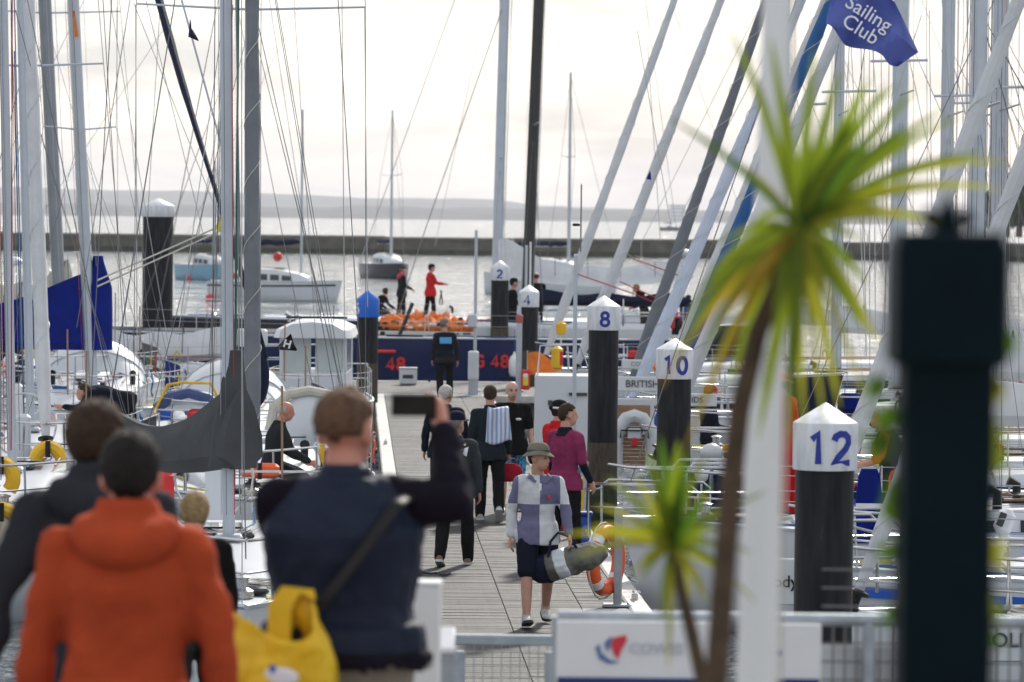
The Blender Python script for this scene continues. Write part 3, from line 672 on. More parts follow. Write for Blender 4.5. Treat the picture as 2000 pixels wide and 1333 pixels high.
# ---- yacht lying sideways with a big white mainsail flaked on its boom (left, behind the yachts)
def side_boat(label, px, py, Y, L, heading=0, **kw):
    b_ = at(px, py, Y); mx_ = kw.pop('mast_x', L * .08)
    return yacht(label, V(b_.x - cos(heading) * mx_, b_.y - sin(heading) * mx_, 0), heading, L=L, mast_x=mx_, **kw)
lw = side_boat('yacht lying across with white mainsail flaked along its boom by the thick pile', 446, 745, 80, 9, 0, mast_x=2.4, B=3.1, fb=1.1, H=13.5, r=.075, lean=(-.01, 0), cover=sailw, cov_ang=.0, cov_len=3.0, cov=(.55, .50), zboom=.15, collar=0, sagv=.12, wmax=.26, extra=3, genoa=None, roof=True)
# navy racing yacht with 48
rb = at(737, 745, 97.5)
nav = side_boat('navy racing yacht numbered 48 across the end of the pontoon', 1026, 652, 98.5, 18.5, pi, B=4.2, fb=1.38, hm=navy, dm=cov_grey, H=24, r=.105, mm=carbon, lean=(.030, 0), mast_x=-4.9, spreads=[(5.4, .9), (11, .8), (16, .7)], genoa=None, cover=cov_navy, cov_len=4.2, cov=(.35, .2), zboom=.9, collar=0, extra=2, group='racing yachts', roof=False)
def hull_text(root, sheer, txt, x, z, size, m, side, L, B, name='hull_lettering', depth=.006, off=0.03):
    tm = digits_mb(txt, size, depth, .17)
    for p in tm.v:
        lx = x + (-p.x if side > 0 else p.x)
        t_ = (lx + L / 2) / L; hb = hull_half(max(0, min(1, t_)), B)
        zz = z + p.y; k = max(0, min(1, (zz / sheer(t_) - .08) / .92)); u = .92 + .08 * k ** .6
        p.x, p.y, p.z = lx, side * (hb * u + off + p.z), zz
    MB.build(tm, name, m, root, False)
nl = inv(nav[0].location, pi)
for txt_, px_, py_, s_ in (('48', 773, 711, .42), ('G 48', 962, 706, .40)):
    w_ = nl @ at(px_, py_, 96.5)
    hull_text(nav[0], nav[1], txt_, w_.x, w_.z, s_, redt, 1, 18.5, 4.2)
MB().rbox((0, 0, 0), (.55, .16, .09), .03).xf(nl @ Matrix.Translation(at(752, 687, 96.2))).build('boathook_rack', redp, nav[0])
# black ocean racer behind with orange sail bag on deck
blk = side_boat('black hulled ocean yacht with orange sail bags along its deck', 968, 585, 128, 21, pi, B=4.8, fb=.98, hm=navy2, dm=gel2, H=26, r=.125, mm=alul, lean=(.018, 0), mast_x=-1.0, spreads=[(5.4, 1.0), (11.5, .9), (17, .8)], genoa=None, cover=sailw, cov_ang=0, cov_len=6.4, cov=(1.35, .55), zboom=1.55, collar=0, sagv=.25, extra=2, group='racing yachts', roof=False, wmax=.34)
bi = inv(blk[0].location, pi)
def sausage(root, name, a, b_, r, m, n=26, lump=.25, ties=None):
    a, b_ = V(*a), V(*b_); pts = []; rs = []
    for i in range(n + 1):
        u = i / n; pts.append(a + (b_ - a) * u + V(0, 0, .09 * noise.noise(V(u * 11, a.x, a.z * 7))))
        rr = r * (1 + lump * noise.noise(V(u * 14, a.z * 9, a.y)) + lump * .8 * noise.noise(V(u * 37, a.z * 5, 3))) * (1 if 0 < i < n else .5); rs.append((rr * 1.25, rr))
    o = MB().tube(pts, rs, 10).build(name, m, root)
    if ties:
        for q in range(1, ties):
            u = q / ties; c = a + (b_ - a) * u; dd = (b_ - a).normalized(); s1 = dd.cross(V(0, 0, 1)).normalized()
            MB().tube([c + s1 * r * 1.42 * cos(t_) + V(0, 0, r * 1.25 * sin(t_)) for t_ in [2 * pi * k / 10 for k in range(11)]], .02, 4).build('sail_tie', cov_navy, o)
    return o
for (x0, y0, x1, y1, Yq, r_) in ((742, 628, 962, 636, 126.0, .22), (756, 621, 880, 624, 126.8, .19), (745, 637, 930, 642, 125.75, .15)):
    p0, p1 = bi @ at(x0, y0, Yq), bi @ at(x1, y1, Yq); sausage(blk[0], 'sail_bag', p0, p1, r_, orange, 70, .75, None)
for k in range(11):
    q0 = bi @ at(752 + k * 18 + random.uniform(-5, 5), random.uniform(622, 640), 125.45); 
    MB().rbox(q0, (random.uniform(.1, .3), .06, random.uniform(.04, .1)), .02).build('sail_marking', random.choice((black, whitet, cov_navy)), blk[0])
for k in range(5):
    a_, b9_ = nl @ at(770 + k * 40, 668 - random.uniform(0, 10), 97.4), nl @ at(840 + k * 40, 668 - random.uniform(0, 12), 97.6); sausage(nav[0], 'stowed_sail', a_, b9_, .10, random.choice((black, cov_grey, cov_navy)), 14, .6)
MB().tube([nl @ at(778, 660, 97), nl @ at(806, 592, 97)], .05, 8).build('bowsprit_strut', carbon, nav[0])
# moored boats out in the harbour ---------------------------------------------------------------
def moored(label, px, py, Y, heading, L, B, fb, hm, mast=0, stripe=None, cabin=True, boot=None, lean=0):
    p = at(px, py, Y); root = thing('moored_boat', label, 'boat', (p.x, p.y, 0), heading, 'boats on harbour moorings')
    sh = make_hull(root, L, B, fb, hm, gel, stripe)
    if cabin: coachroof(root, -L * .15, L * .25, B * .62, fb * .75, sh(.5), gel)
    pulpit(root, L, B, sh)
    if mast:
        b0 = V(L * .1, 0, sh(.5) + (fb * .6 if cabin else 0)); MB().tube([b0, b0 + V(lean, 0, mast)], [.11, .075], 8).build('mast', alu, root)
        for s_ in (-1, 1):
            MB().tube([b0 + V(lean * .55, 0, mast * .55), b0 + V(-.1 + lean * .55, s_ * .8, mast * .56)], .03, 5).build('spreader', alu, root)
            MB().tube([V(0, s_ * B * .45, sh(.5)), b0 + V(-.1 + lean * .55, s_ * .8, mast * .56), b0 + V(lean, 0, mast * .98)], .012, 4).build('shroud', wire, root, False)
        MB().tube([V(L * .5, 0, sh(1)), b0 + V(lean, 0, mast * .98)], .012, 4).build('forestay', wire, root, False)
        MB().tube([b0 + V(-.1, 0, .9), b0 + V(-L * .4, 0, .85)], .06, 6).build('boom', alu, root)
        sausage(root, 'sail_cover', b0 + V(-.1, 0, 1.05), b0 + V(-L * .4, 0, .98), .17, cov_navy, 12, .2)
    return root, sh
moored('dark hulled sloop on a mooring seen end on behind the standing crew', 757, 546, 278, radians(-72), 8.5, 2.7, 1.0, navy2, 10.5)
mb1 = moored('white cabin cruiser with dark stripe and navy boom cover on a mooring', 540, 592, 201, radians(-8), 7.0, 2.5, .95, gel, 0, navy2)
sausage(mb1[0], 'sail_cover', (1.2, 0, 3.1), (-1.8, 0, 3.0), .16, cov_navy, 12, .2); MB().tube([(1.3, 0, 1.4), (1.3, 0, 10)], .07, 6).build('mast', alu, mb1[0])
MB().ell((0, .2, 2.3), .25, 10, 7).build('buoy_stowed', redp, mb1[0])
mb2 = moored('pale blue fishing boat with mast on a mooring', 408, 553, 262, radians(-55), 6.5, 2.4, 1.0, teal, 6.5)
moored('white sloop on a mooring half hidden behind pile 4', 1085, 578, 224, radians(-30), 8.5, 2.8, 1.2, gel, 11, None)
mb3 = moored('small grey launch far out on the open water', 1308, 446, 1500, radians(0), 8, 2.8, 1.2, cov_grey, 5)
bl = thing('tower_block', 'pale square block on the far shoreline beyond the launch', 'building', at(1322, 432, 5500) * 1.0, 0); bl.location.z = 0
MB().box((0, 0, 11), (22, 18, 26)).build('wall', gel2, bl); MB().box((0, 0, 24.6), (23, 19, 1.2)).build('roof', conc2, bl)
for fl in range(4):
    for q in range(5): MB().box((-8 + q * 4, -9.1, 4 + fl * 5.2), (2.2, .3, 2.2)).build('window', glass, bl)
def buoy(label, px, py, Y, r):
    p = at(px, py, Y); o = thing('mooring_buoy', label, 'buoy', (p.x, p.y, 0), 0, 'mooring buoys')
    MB().ell((0, 0, r * .35), r, 14, 10).build('float', redp, o); MB().tube([(0, 0, r * 1.2), (0, 0, r * 1.6)], .04, 6).build('ring', steel, o)
buoy('red mooring buoy left of the white cabin cruiser', 410, 593, 200, .26)
buoy('red mooring buoy at the bow of the pale blue boat', 372, 553, 262, .26)
buoy('red mooring buoy behind the white cabin cruiser', 459, 548, 270, .3)
# ---- motor boat with white wheelhouse beside the blue capped pile
mb_ = thing('motor_boat', 'white motor boat with rounded wheelhouse and pale windows', 'boat', at(618, 742, 71.2) * 1.0, -pi / 2); mb_.location.z = 0; mb_.scale = (1, .80, .95)
ms_ = make_hull(mb_, 7.0, 2.6, 1.05, gel, deckm)
wz = ms_(.5)
MB().loft([[V(x, y * .78, z) for y, z in ((-1, wz - .05), (1, wz - .05), (.98, wz + .62), (-.98, wz + .62))] for x in (-1.4, 1.3)]).build('cabin_base', gel, mb_)
for sx in (-1.33, 1.22):
    for sy in (-.72, .72): MB().rbox((sx, sy, wz + .97), (.1, .09, .75), .02).build('window_post', gel, mb_)
for sx in (1.24,):
    for q in (-.36, .36): MB().rbox((sx, q, wz + .96), (.02, .62, .66), .005).build('window', glassl, mb_)
for sy in (-.74, .74): MB().rbox((-.05, sy, wz + .96), (2.4, .02, .66), .005).build('window', glassl, mb_)
rf = MB().loft([[V(x, y * w_ * .98, wz + 1.30 + h_) for y, h_ in ((-1, 0), (-.92, .16), (-.6, .27), (0, .31), (.6, .27), (.92, .16), (1, 0))] for x, w_ in ((-1.6, .8), (-1.4, .92), (1.35, .92), (1.6, .78))]).build('roof', gel, mb_)
MB().tube([(.2, -.7, wz + 1.66), (.2, .7, wz + 1.66)], .025, 6).build('roof_rail', black, rf)
for q in (-.5, .1, .4): MB().tube([(.2, q, wz + 1.55), (.2, q, wz + 1.9)], .012, 5).build('aerial', wire, rf)
pulpit(mb_, 7.0, 2.6, ms_); lifelines(mb_, 7.0, 2.6, ms_)
# ---- upturned tender with orange rails on deck of the third yacht, and a white liferaft dome
td = thing('tender', 'blue and white upturned tender under an orange rail frame', 'dinghy', at(372, 800, 60) * 1.0, 0)
MB().loft([[V(x, 1.02 * k * w_, h_ * (1 - k * k) ** .6 + .0) for k in (-1, -.8, -.5, 0, .5, .8, 1)] for x, w_, h_ in ((-.5, .55, .12), (-.3, .7, .3), (.3, .75, .34), (.6, .5, .2))]).xf(Matrix.Rotation(pi / 2, 4, 'Z') @ Matrix.Scale(.75, 4)).build('shell', gel, td)
MB().tube([(-.5, -.35, .02), (-.3, -.38, .2), (0, -.4, .28), (.3, -.38, .2), (.5, -.35, .02)], .085, 8).build('tube', mat('blue_hypalon', (.05, .08, .22), .6), td)
MB().tube([(-.56, -.45, -.1), (-.32, -.45, .4), (-.1, -.45, .44), (.35, -.45, .43), (.58, -.45, .0)], .025, 6).build('rail_frame', yellowp, td)
ry = thing('life_raft', 'white domed canister behind the furled sail yacht on the left', 'canister', at(604, 842, 53.2) * 1.0, 0)
MB().tube([(-.55, 0, 0), (-.5, 0, .3), (-.3, 0, .5), (0, 0, .56), (.3, 0, .5), (.5, 0, .3), (.55, 0, 0)], .07, 8).build('padded_rim', sailc, ry)
MB().ell((0, .1, .02), (.5, .3, .5), 16, 10).build('dome', gel, ry)
# ---- bits standing on yacht decks
def on_deck(label, name, cat, px, py, Y, mbs, rz=0):
    p = at(px, py, Y); o = thing(name, label, cat, p, rz)
    for nm, mb, m in mbs: mb.build(nm, m, o)
    return o
on_deck('orange horseshoe lifebelt case on the yacht behind the bald sitting man', 'lifebelt_case', 'lifebelt', 508, 920, 44.5, [('case', MB().rbox((0, 0, 0), (.45, .12, .18), .04), orangep), ('strap', MB().box((0, -.065, 0), (.05, .01, .19)), black)])
on_deck('black oval sail bag hanging behind the furled charcoal sail', 'sail_bag', 'bag', 497, 735, 50.5, [('bag', MB().ell((0, 0, 0), (.20, .16, .44), 14, 10), cov_navy), ('strap', MB().box((0, -.163, 0), (.04, .02, .6)), black)])
on_deck('small white instrument box on the furled sail yacht', 'instrument_box', 'box', 492, 660, 52, [('case', MB().rbox((0, 0, 0), (.42, .2, .24), .03), gel), ('label_plate', MB().box((0, -.103, 0), (.25, .006, .05)), gel2)])
for lab, px, py, Y, sz in (('yellow horseshoe lifebuoy at the left picture edge', 4, 1045, 41.2, .5), ('yellow dan buoy float behind the grey jacket', 95, 910, 47, .42), ('yellow float lying by the left mast', 4, 935, 42.5, .3)):
    on_deck(lab, 'lifebuoy', 'lifebuoy', px, py, Y, [('float', MB().tube([(sz * .42 * cos(a), 0, sz * .55 * sin(a)) for a in [radians(q) for q in range(-50, 231, 20)]], .085, 9), yellowp), ('strap', MB().box((0, -.09, sz * .5), (.06, .02, .2)), black)])
on_deck('orange canvas dodger behind pile 4 on the white yacht', 'dodger', 'dodger', 1062, 712, 84, [('canvas', MB().loft([[V(-.35, 0, -.25), V(-.35, .05, .25)], [V(-.1, -.1, -.2), V(-.1, 0, .28)], [V(.15, 0, -.2), V(.12, .05, .12)], [V(.4, .05, -.12), V(.4, .08, .02)]], False, False), orange), ('pole', MB().tube([(-.36, .03, -.5), (-.36, .03, .3)], .012, 5), steel)])
on_deck('yellow safety light buoy on the pulpit behind the tall grey pole', 'light_buoy', 'buoy', 1096, 642, 85, [('float', MB().lathe((0, 0, 0), [(.02, -.14), (.11, -.12), (.12, .1), (.06, .14), (.02, .17)], 12), yellowp), ('stem', MB().tube([(0, 0, -.14), (0, 0, -.4)], .02, 6), whitep)])
on_deck('yellow danbuoy bundle strapped low on the white bow', 'danbuoy', 'buoy', 1088, 700, 83.5, [('float', MB().lathe((0, 0, 0), [(.04, -.24), (.13, -.2), (.13, .2), (.05, .26)], 12), yellowp), ('ribbon', MB().box((.08, -.1, 0), (.1, .03, .3)), redp)])
# white flat transom of the motor yacht behind pile 4 (broad white hull)
tw = thing('motor_yacht', 'broad white flat transom with pale blue waterline behind the waiting pair', 'boat', at(1095, 880, 64) * 1.0, 0); tw.location.z = 0
S_ = 64 / F; zt = at(1095, 735, 64).z
MB().loft([[V(-.44, 0, -.2), V(.60, 0, -.2), V(.60, 0, zt - .12), V(.52, 0, zt), V(-.42, 0, zt), V(-.44, 0, zt - .05)], [V(-.44, 1.2, -.2), V(.60, 1.2, -.2), V(.60, 1.2, zt - .12), V(.52, 1.2, zt), V(-.42, 1.2, zt), V(-.44, 1.2, zt - .05)]]).build('hull', gel, tw)
MB().box((.08, -.005, .30), (1.04, .012, .09)).build('waterline_stripe', mat('sky_blue_stripe', (.05, .25, .42), .4), tw)
MB().box((.28, -.02, zt - .30), (.30, .04, .05)).build('vent', cov_grey, tw); MB().box((-.18, -.008, zt - .45), (.08, .01, .09)).build('emblem', darkt, tw)
MB().tube([(-.4, .1, zt), (-.36, .1, zt + .5), (.3, .1, zt + .52), (.5, .1, zt)], .018, 6).build('stern_rail', steel, tw)
# ---- tender hung upright on the stern of a yacht by pile 8
tn = thing('inflatable_tender', 'white inflatable tender hung upright with slatted wooden floor beside pile 8', 'dinghy', at(1238, 915, 56) * 1.0, 0)
g_ = 56 / F
ring_ = [(-34, 0), (-36, 40), (-32, 75), (-16, 98), (0, 103), (16, 98), (32, 75), (36, 40), (34, 0)]
MB().tube([(x * g_, 0, z * g_) for x, z in ring_], .10, 10).build('tube', mat('white_hypalon', (.62, .64, .66), .5, var=.08, bump=.3), tn)
for q in range(11): MB().rbox((0, .02, (4 + q * 7.4) * g_), ((44 if q < 9 else 34) * g_, .03, 6.6 * g_), .004).build('slat', wood, tn)
MB().rbox((0, -.06, 68 * g_), (.2, .12, .16), .02).build('seat', gel2, tn); MB().rbox((0, -.1, 52 * g_), (.10, .08, .13), .02).build('bailer', redp, tn)
MB().tube([(-.2, -.1, 60 * g_), (-.2, -.14, 75 * g_), (.2, -.14, 75 * g_), (.2, -.1, 60 * g_)], .012, 5).build('handle', black, tn)
MB().rbox((-.02, .12, 110 * g_), (.62, .06, .42), .03).build('transom_board', gel, tn)
MB().rbox((-.02, .085, 108 * g_), (.5, .02, .22), .01).build('transom_panel', wood, tn)
# ---- boat names and lettering on the right row
def board(label, txt, px, py, Y, wd, hh, size, tm, bm, rz=0):
    p = at(px, py, Y); o = thing('name_board', label, 'board', p, rz)
    MB().rbox((0, .03, 0), (wd, .05, hh), .015).build('panel', bm, o)
    x = text_mb(txt, size, .006, size * .02); x.xf(Matrix.Translation((0, -.004, 0)) @ Matrix.Rotation(pi / 2, 4, 'X')); MB.build(x, 'lettering', tm, o, False)
board('white boom cover board lettered BRITISH V between piles 8 and 10', 'BRITISH V', 1263, 751, 66.5, 1.0, .26, .17, darkt, sailw)
board('faint small lettered board above the one reading BRITISH V', 'CORNISH II', 1262, 712, 70.5, .9, .17, .11, mat('grey_lettering', (.3, .31, .33), .6, var=0), sailw)
board('cream board ending in IDS above the red capped man', 'IDS', 1362, 782, 60.5, .62, .2, .13, darkt, sailw)
board('grey dodger panel lettered Moody left of pile 12', 'Moody', 1512, 1137, 36.5, .62, .45, .16, black, gel2)
board('pale dodger panel lettered OLI at the lower right edge', 'OLI', 1968, 1252, 31.8, .75, .36, .17, darkt, gel2)
# navy hulled boat low on the right edge and its white outboard
nr = side_boat('navy hulled yacht at the right edge with white outboard', 2345, 1010, 47.5, 9.5, pi, B=3.0, fb=1.15, hm=navy, H=12, r=.07, mast_x=-.5, genoa=None, cover=sailw, cov=(.4, .3), collar=0, stripe=bluep, group='yachts on the right with bows to the pontoon')
wr = side_boat('white yacht without furled sail beside the lifebuoy post', 1900, 1000, 42.3, 9.5, pi, B=3.0, fb=1.05, hm=gel, H=12, r=.06, mast_x=.85, genoa=None, cover=sailw, cov=(.4, .3), collar=0, group='yachts on the right with bows to the pontoon')
on_deck('white outboard motor tilted on the rail at the right edge', 'outboard_motor', 'outboard', 1962, 1025, 38, [('cowl', MB().rbox((0, 0, .03), (.17, .22, .26), .05, Matrix.Rotation(.35, 3, 'Y')), gel), ('air_vent', MB().rbox((-.045, -.115, .06), (.07, .02, .14), .01, Matrix.Rotation(.35, 3, 'Y')), cov_grey), ('leg', MB().rbox((-.05, 0, -.26), (.1, .12, .4), .03, Matrix.Rotation(.35, 3, 'Y')), gel)])
on_deck('white radar dome on a stern frame between piles 10 and 12', 'radar_dome', 'radar', 1390, 885, 52, [('dome', MB().ell((0, 0, 0), (.16, .16, .13), 14, 9), gel), ('stalk', MB().tube([(0, 0, -.1), (0, 0, -.5)], .03, 6), steel)])
on_deck('small white globe light on a rail between piles 10 and 12', 'globe_light', 'light', 1370, 930, 47, [('globe', MB().ell((0, 0, 0), .085, 14, 9), gel), ('stalk', MB().tube([(0, 0, -.07), (0, 0, -.4)], .015, 6), steel)])
on_deck('orange horseshoe lifebuoy case between piles 10 and 12', 'lifebuoy', 'lifebuoy', 1372, 1000, 46, [('case', MB().rbox((0, 0, 0), (.2, .12, .42), .06), mat('amber_plastic', (.6, .25, .02), .5)), ('strap', MB().box((0, -.062, 0), (.21, .01, .03)), black)])
on_deck('blue folded canvas bundle stacked right of pile 12', 'canvas_bundle', 'canvas', 1697, 985, 41, [('bundle', MB().loft([[V(x * k, (.05 + .02 * sin(9 * x + 5 * z)) * s2, z) for x in (-.16, -.08, 0, .08, .16) for s2 in (-1,)] + [V(x * k, .05, z) for x in (.16, .08, 0, -.08, -.16)] for z, k in ((-.42, 1), (-.2, .95), (.1, .85), (.3, .7), (.38, .5))]), cov_blue), ('lashing', MB().box((0, -.115, 0), (.3, .02, .03)), whitep)])
on_deck('navy sprayhood canvas behind the cap of pile 12', 'canvas_cover', 'canvas', 1580, 775, 50, [('canvas', MB().loft([[V(-.65, 0, -.3), V(-.6, 0, .22), V(.45, 0, .28), V(.3, 0, -.3)], [V(-.65, .9, -.3), V(-.6, .9, .22), V(.45, .9, .28), V(.3, .9, -.3)]]), cov_navy), ('frame', MB().tube([(-.62, -.02, -.3), (-.6, -.02, .25), (.45, -.02, .31), (.3, -.02, -.3)], .014, 5), steel)])
on_deck('orange folded sail bag low between piles 8 and 10', 'sail_bag', 'bag', 1302, 718, 68, [('bag', MB().rbox((0, 0, 0), (.5, .3, .2), .08), orange), ('strap', MB().box((0, -.155, 0), (.05, .01, .2)), black)])
on_deck('royal blue cockpit cushion behind the cap of pile 12', 'cushion', 'cushion', 1668, 788, 50.5, [('pad', MB().rbox((0, 0, 0), (.42, .35, .26), .06), cov_blue), ('piping', MB().box((0, -.178, .09), (.40, .01, .02)), whitet)])
on_deck('red buoyancy bag hung on the rail right of pile 8', 'buoyancy_bag', 'bag', 1236, 700, 74, [('bag', MB().rbox((0, 0, 0), (.2, .12, .34), .05), redp), ('strap', MB().box((0, -.063, 0), (.21, .01, .03)), black)])
on_deck('yellow oilskin roll on the deck between piles 10 and 12', 'oilskin_roll', 'roll', 1440, 880, 52.5, [('roll', MB().tube([(-.2, 0, 0), (0, 0, .03), (.2, 0, 0)], [.07, .09, .07], 10), yellowp), ('tie', MB().box((0, 0, .03), (.03, .2, .2)), black)])
# stern gantries of stainless tube between the piles
for lab, px, py, Y, w_, h_ in (('stainless stern gantry beside pile 8 over the pontoon edge', 1255, 1010, 44.5, 1.3, .62), ('tall stainless stern frame between piles 10 and 12', 1420, 1010, 43, .95, 1.0), ('stainless push rail in front of the blue canvas', 1705, 1110, 36, .55, .75), ('stainless pulpit frame low at the right edge', 1965, 1130, 35, .6, .5)):
    p = at(px, py, Y); o = thing('stern_frame', lab, 'rail', p, random.uniform(-.3, .3)); a = w_ / 2
    for yy in (0, .7): MB().tube([(-a, yy, -h_ * .4), (-a, yy, h_ * .5), (-a + .08, yy, h_ * .6), (a - .08, yy, h_ * .6), (a, yy, h_ * .5), (a, yy, -h_ * .4)], .017, 6).build('hoop', steel, o)
    for xx in (-a, 0, a): MB().tube([(xx, 0, h_ * .45), (xx, .7, h_ * .45)], .014, 5).build('crossbar', steel, o)
    MB().tube([(-a, 0, .1), (a, 0, .1)], .012, 5).build('mid_rail', steel, o)
# ---- flags
def flag(label, pts, m, name='flag', rot=0, thick=.004, parent_line=None, txts=()):
    """pts: grid rows of (px,py,Y)"""
    P_ = [[at(*q) for q in row] for row in pts]; c = P_[0][0]
    o = thing(name, label, 'flag', c)
    nr_, nc = len(P_), len(P_[0]); K = 6
    def samp(u, v):
        a = u * (nc - 1); b_ = v * (nr_ - 1); i = min(int(a), nc - 2); j = min(int(b_), nr_ - 2); fu, fv = a - i, b_ - j
        q = (P_[j][i] * (1 - fu) + P_[j][i + 1] * fu) * (1 - fv) + (P_[j + 1][i] * (1 - fu) + P_[j + 1][i + 1] * fu) * fv
        return q - c
    W_, H_ = (nc - 1) * K + 1, (nr_ - 1) * K + 1
    fr = [samp(i / (W_ - 1), j / (H_ - 1)) + V(0, (.20 if nc > 3 else .05) * sin(i * .62 + j * .35), (.03 if nc > 3 else 0) * sin(i * .62 + 1)) for j in range(H_) for i in range(W_)]
    bk = [p + V(0, thick, 0) for p in fr]; n_ = len(fr)
    fs = [(j * W_ + i, j * W_ + i + 1, (j + 1) * W_ + i + 1, (j + 1) * W_ + i) for j in range(H_ - 1) for i in range(W_ - 1)]
    MB().add(fr + bk, fs + [tuple(q + n_ for q in reversed(f)) for f in fs]).build('fabric', m, o)
    for txt, u, v, size, ang, tm_ in txts:
        tm = text_mb(txt, size, .003, size * .01)
        ex = (samp(u + .1, v) - samp(u - .1, v)).normalized(); ex = V(cos(ang), 0, sin(ang)); ey = V(-sin(ang), 0, cos(ang)); o0 = samp(u, v)
        tm.v = [o0 + ex * p.x + ey * p.y + V(0, -.235 + p.z, 0) for p in tm.v]
        MB.build(tm, 'lettering', tm_, o, False)
    return o
fl_m = mat('club_flag_blue', (.12, .16, .46), .8, var=.15, scale=3)
fl_t = fl_m.node_tree; fb_ = fl_t.nodes['Principled BSDF']; tr_ = fl_t.nodes.new('ShaderNodeBsdfTranslucent'); tr_.inputs[0].default_value = (.30, .36, .72, 1); mx_n = fl_t.nodes.new('ShaderNodeMixShader'); mx_n.inputs[0].default_value = .35
fl_t.links.new(fb_.outputs[0], mx_n.inputs[1]); fl_t.links.new(tr_.outputs[0], mx_n.inputs[2]); fl_t.links.new(mx_n.outputs[0], fl_t.nodes['Material Output'].inputs[0])
YF = 50.5
ff = flag('blue flag lettered Sailing Club flying above the palm', [[(1640, -60, YF), (1690, -40, YF), (1735, -20, YF), (1745, 5, YF)], [(1614, 50, YF), (1665, 50, YF + .1), (1740, 62, YF - .25), (1796, 100, YF + .1)], [(1614, 52, YF), (1655, 84, YF - .1), (1720, 112, YF), (1755, 128, YF)]], fl_m, txts=(('Sailing', .44, .36, .27, -.55, whitet), ('Club', .40, .60, .27, -.55, whitet)))
flag('small navy burgee hoisted left of the pale mast', [[(371, 35, 44), (374, 55, 44), (377, 60, 44)], [(367, 72, 44), (378, 77, 44), (389, 81, 44)]], cov_navy, 'burgee')
flag('orange and yellow pennant limp against the blue cover mast', [[(141, 20, 64.5), (147, 22, 64.5)], [(143, 45, 64.5), (150, 46, 64.5)], [(146, 74, 64.5), (153, 72, 64.5)]], orange, 'pennant')
flag('small blue pennant hanging among the white furled sails', [[(1270, 333, 70), (1271, 340, 70)], [(1262, 350, 70), (1272, 352, 70)]], cov_blue, 'pennant')
flag('black and yellow pennant knotted at the pale mast', [[(430, 420, 45), (436, 425, 45)], [(419, 446, 45), (432, 455, 45)]], rope_y, 'pennant')
hf = flag('black pennant with white H on the forestay by the motor boat', [[(568, 652, 46), (573, 668, 46), (580, 684, 46)], [(542, 676, 46), (548, 684, 46), (578, 686, 46)]], black, 'pennant')
hx = text_mb('H', .13, .004, .008); hx.xf(Matrix.Translation(at(561, 673, 45.9) - at(568, 652, 46)) @ Matrix.Rotation(.25, 4, 'Y') @ Matrix.Rotation(pi / 2, 4, 'X')); MB.build(hx, 'letter', whitet, hf, False)
# ---- loose rigging lines seen against the sky (each tied to a boat's rig)
def line(root, a, b_, Ya, Yb=None, m=None, r=.006, name='stay'):
    A, B_ = at(a[0], a[1], Ya), at(b_[0], b_[1], Yb or Ya); mi = inv(root.location, root.rotation_euler.z)
    MB().tube([mi @ A, mi @ ((A + B_) / 2 - V(0, 0, .0)), mi @ B_], r, 5).build(name, m or wire, root, False)
LR, L2R, LAR, LCR, LDR = l1[0], l2[0], la[0], lc[0], ld[0]
for q in ((LDR, (254, 0), (150, 640), 60, wire, .007), (LDR, (215, 0), (330, 680), 60, wirel, .006), (LDR, (228, 15), (232, 760), 72, wirel, .006), (LAR, (30, 20), (60, 130), 44, wire, .005),
          (L2R, (285, 0), (400, 470), 48, wirel, .005), (L2R, (262, 8), (430, 430), 48, wirel, .005), (L2R, (190, 560), (430, 452), 50, rope_w, .012), (L2R, (190, 548), (425, 444), 50, rope_w, .012),
          (LR, (455, 10), (408, 700), 40, wire, .005), (LR, (440, 10), (350, 640), 42, wirel, .005), (L2R, (500, 30), (600, 470), 48, wire, .006), (L2R, (600, 470), (670, 860), 48, wire, .006),
          (L2R, (668, 0), (674, 760), 49, wirel, .006), (L2R, (712, 14), (718, 600), 49, wirel, .006), (L2R, (265, 10), (268, 700), 49, wirel, .006), (LR, (472, 0), (473, 1250), 33, wirel, .005),
          (L2R, (355, 0), (445, 330), 50, alul, .014), (LCR, (145, 0), (150, 420), 65, wirel, .006), (LAR, (28, 100), (40, 680), 46, rope_b, .007), (LAR, (12, 470), (18, 760), 46, rope_r, .012), (LAR, (24, 0), (22, 880), 45.3, rope_r, .008)):
    line(*q[:4], None, q[4], q[5])
# dark blue furled staysail sloping down to the pale mast
g = at(312, -20, 52); h_ = at(430, 400, 47); mi = inv(L2R.location, L2R.rotation_euler.z); up_ = g + (g - h_) * .6
MB().tube([mi @ (up_ + (h_ - up_) * (i / 20) - V(0, 0, .18 * sin(pi * i / 20))) for i in range(21)], [.03 + .03 * sin(pi * min(1, .2 + i / 22)) * (1 + .15 * sin(i * 2.1)) for i in range(21)], 8).build('furled_staysail', cov_navy, L2R)
lower = at(520, 700, 47); MB().tube([mi @ h_, mi @ at(480, 560, 47), mi @ lower], [.04, .035, .03], 8).build('staysail_foot', cov_navy, L2R)
NV = nav[0]
for q in ((blk[0], (888, 0), (700, 520), 126, wirel, .014), (blk[0], (980, 20), (825, 465), 126, wire, .016), (blk[0], (825, 465), (775, 620), 126, wire, .016), (nav[0], (1000, 0), (985, 440), 99, wirel, .008), (blk[0], (1065, 0), (1048, 480), 127, wirel, .01), (blk[0], (938, 60), (850, 480), 127, wirel, .009)):
    line(*q[:4], None, q[4], q[5])
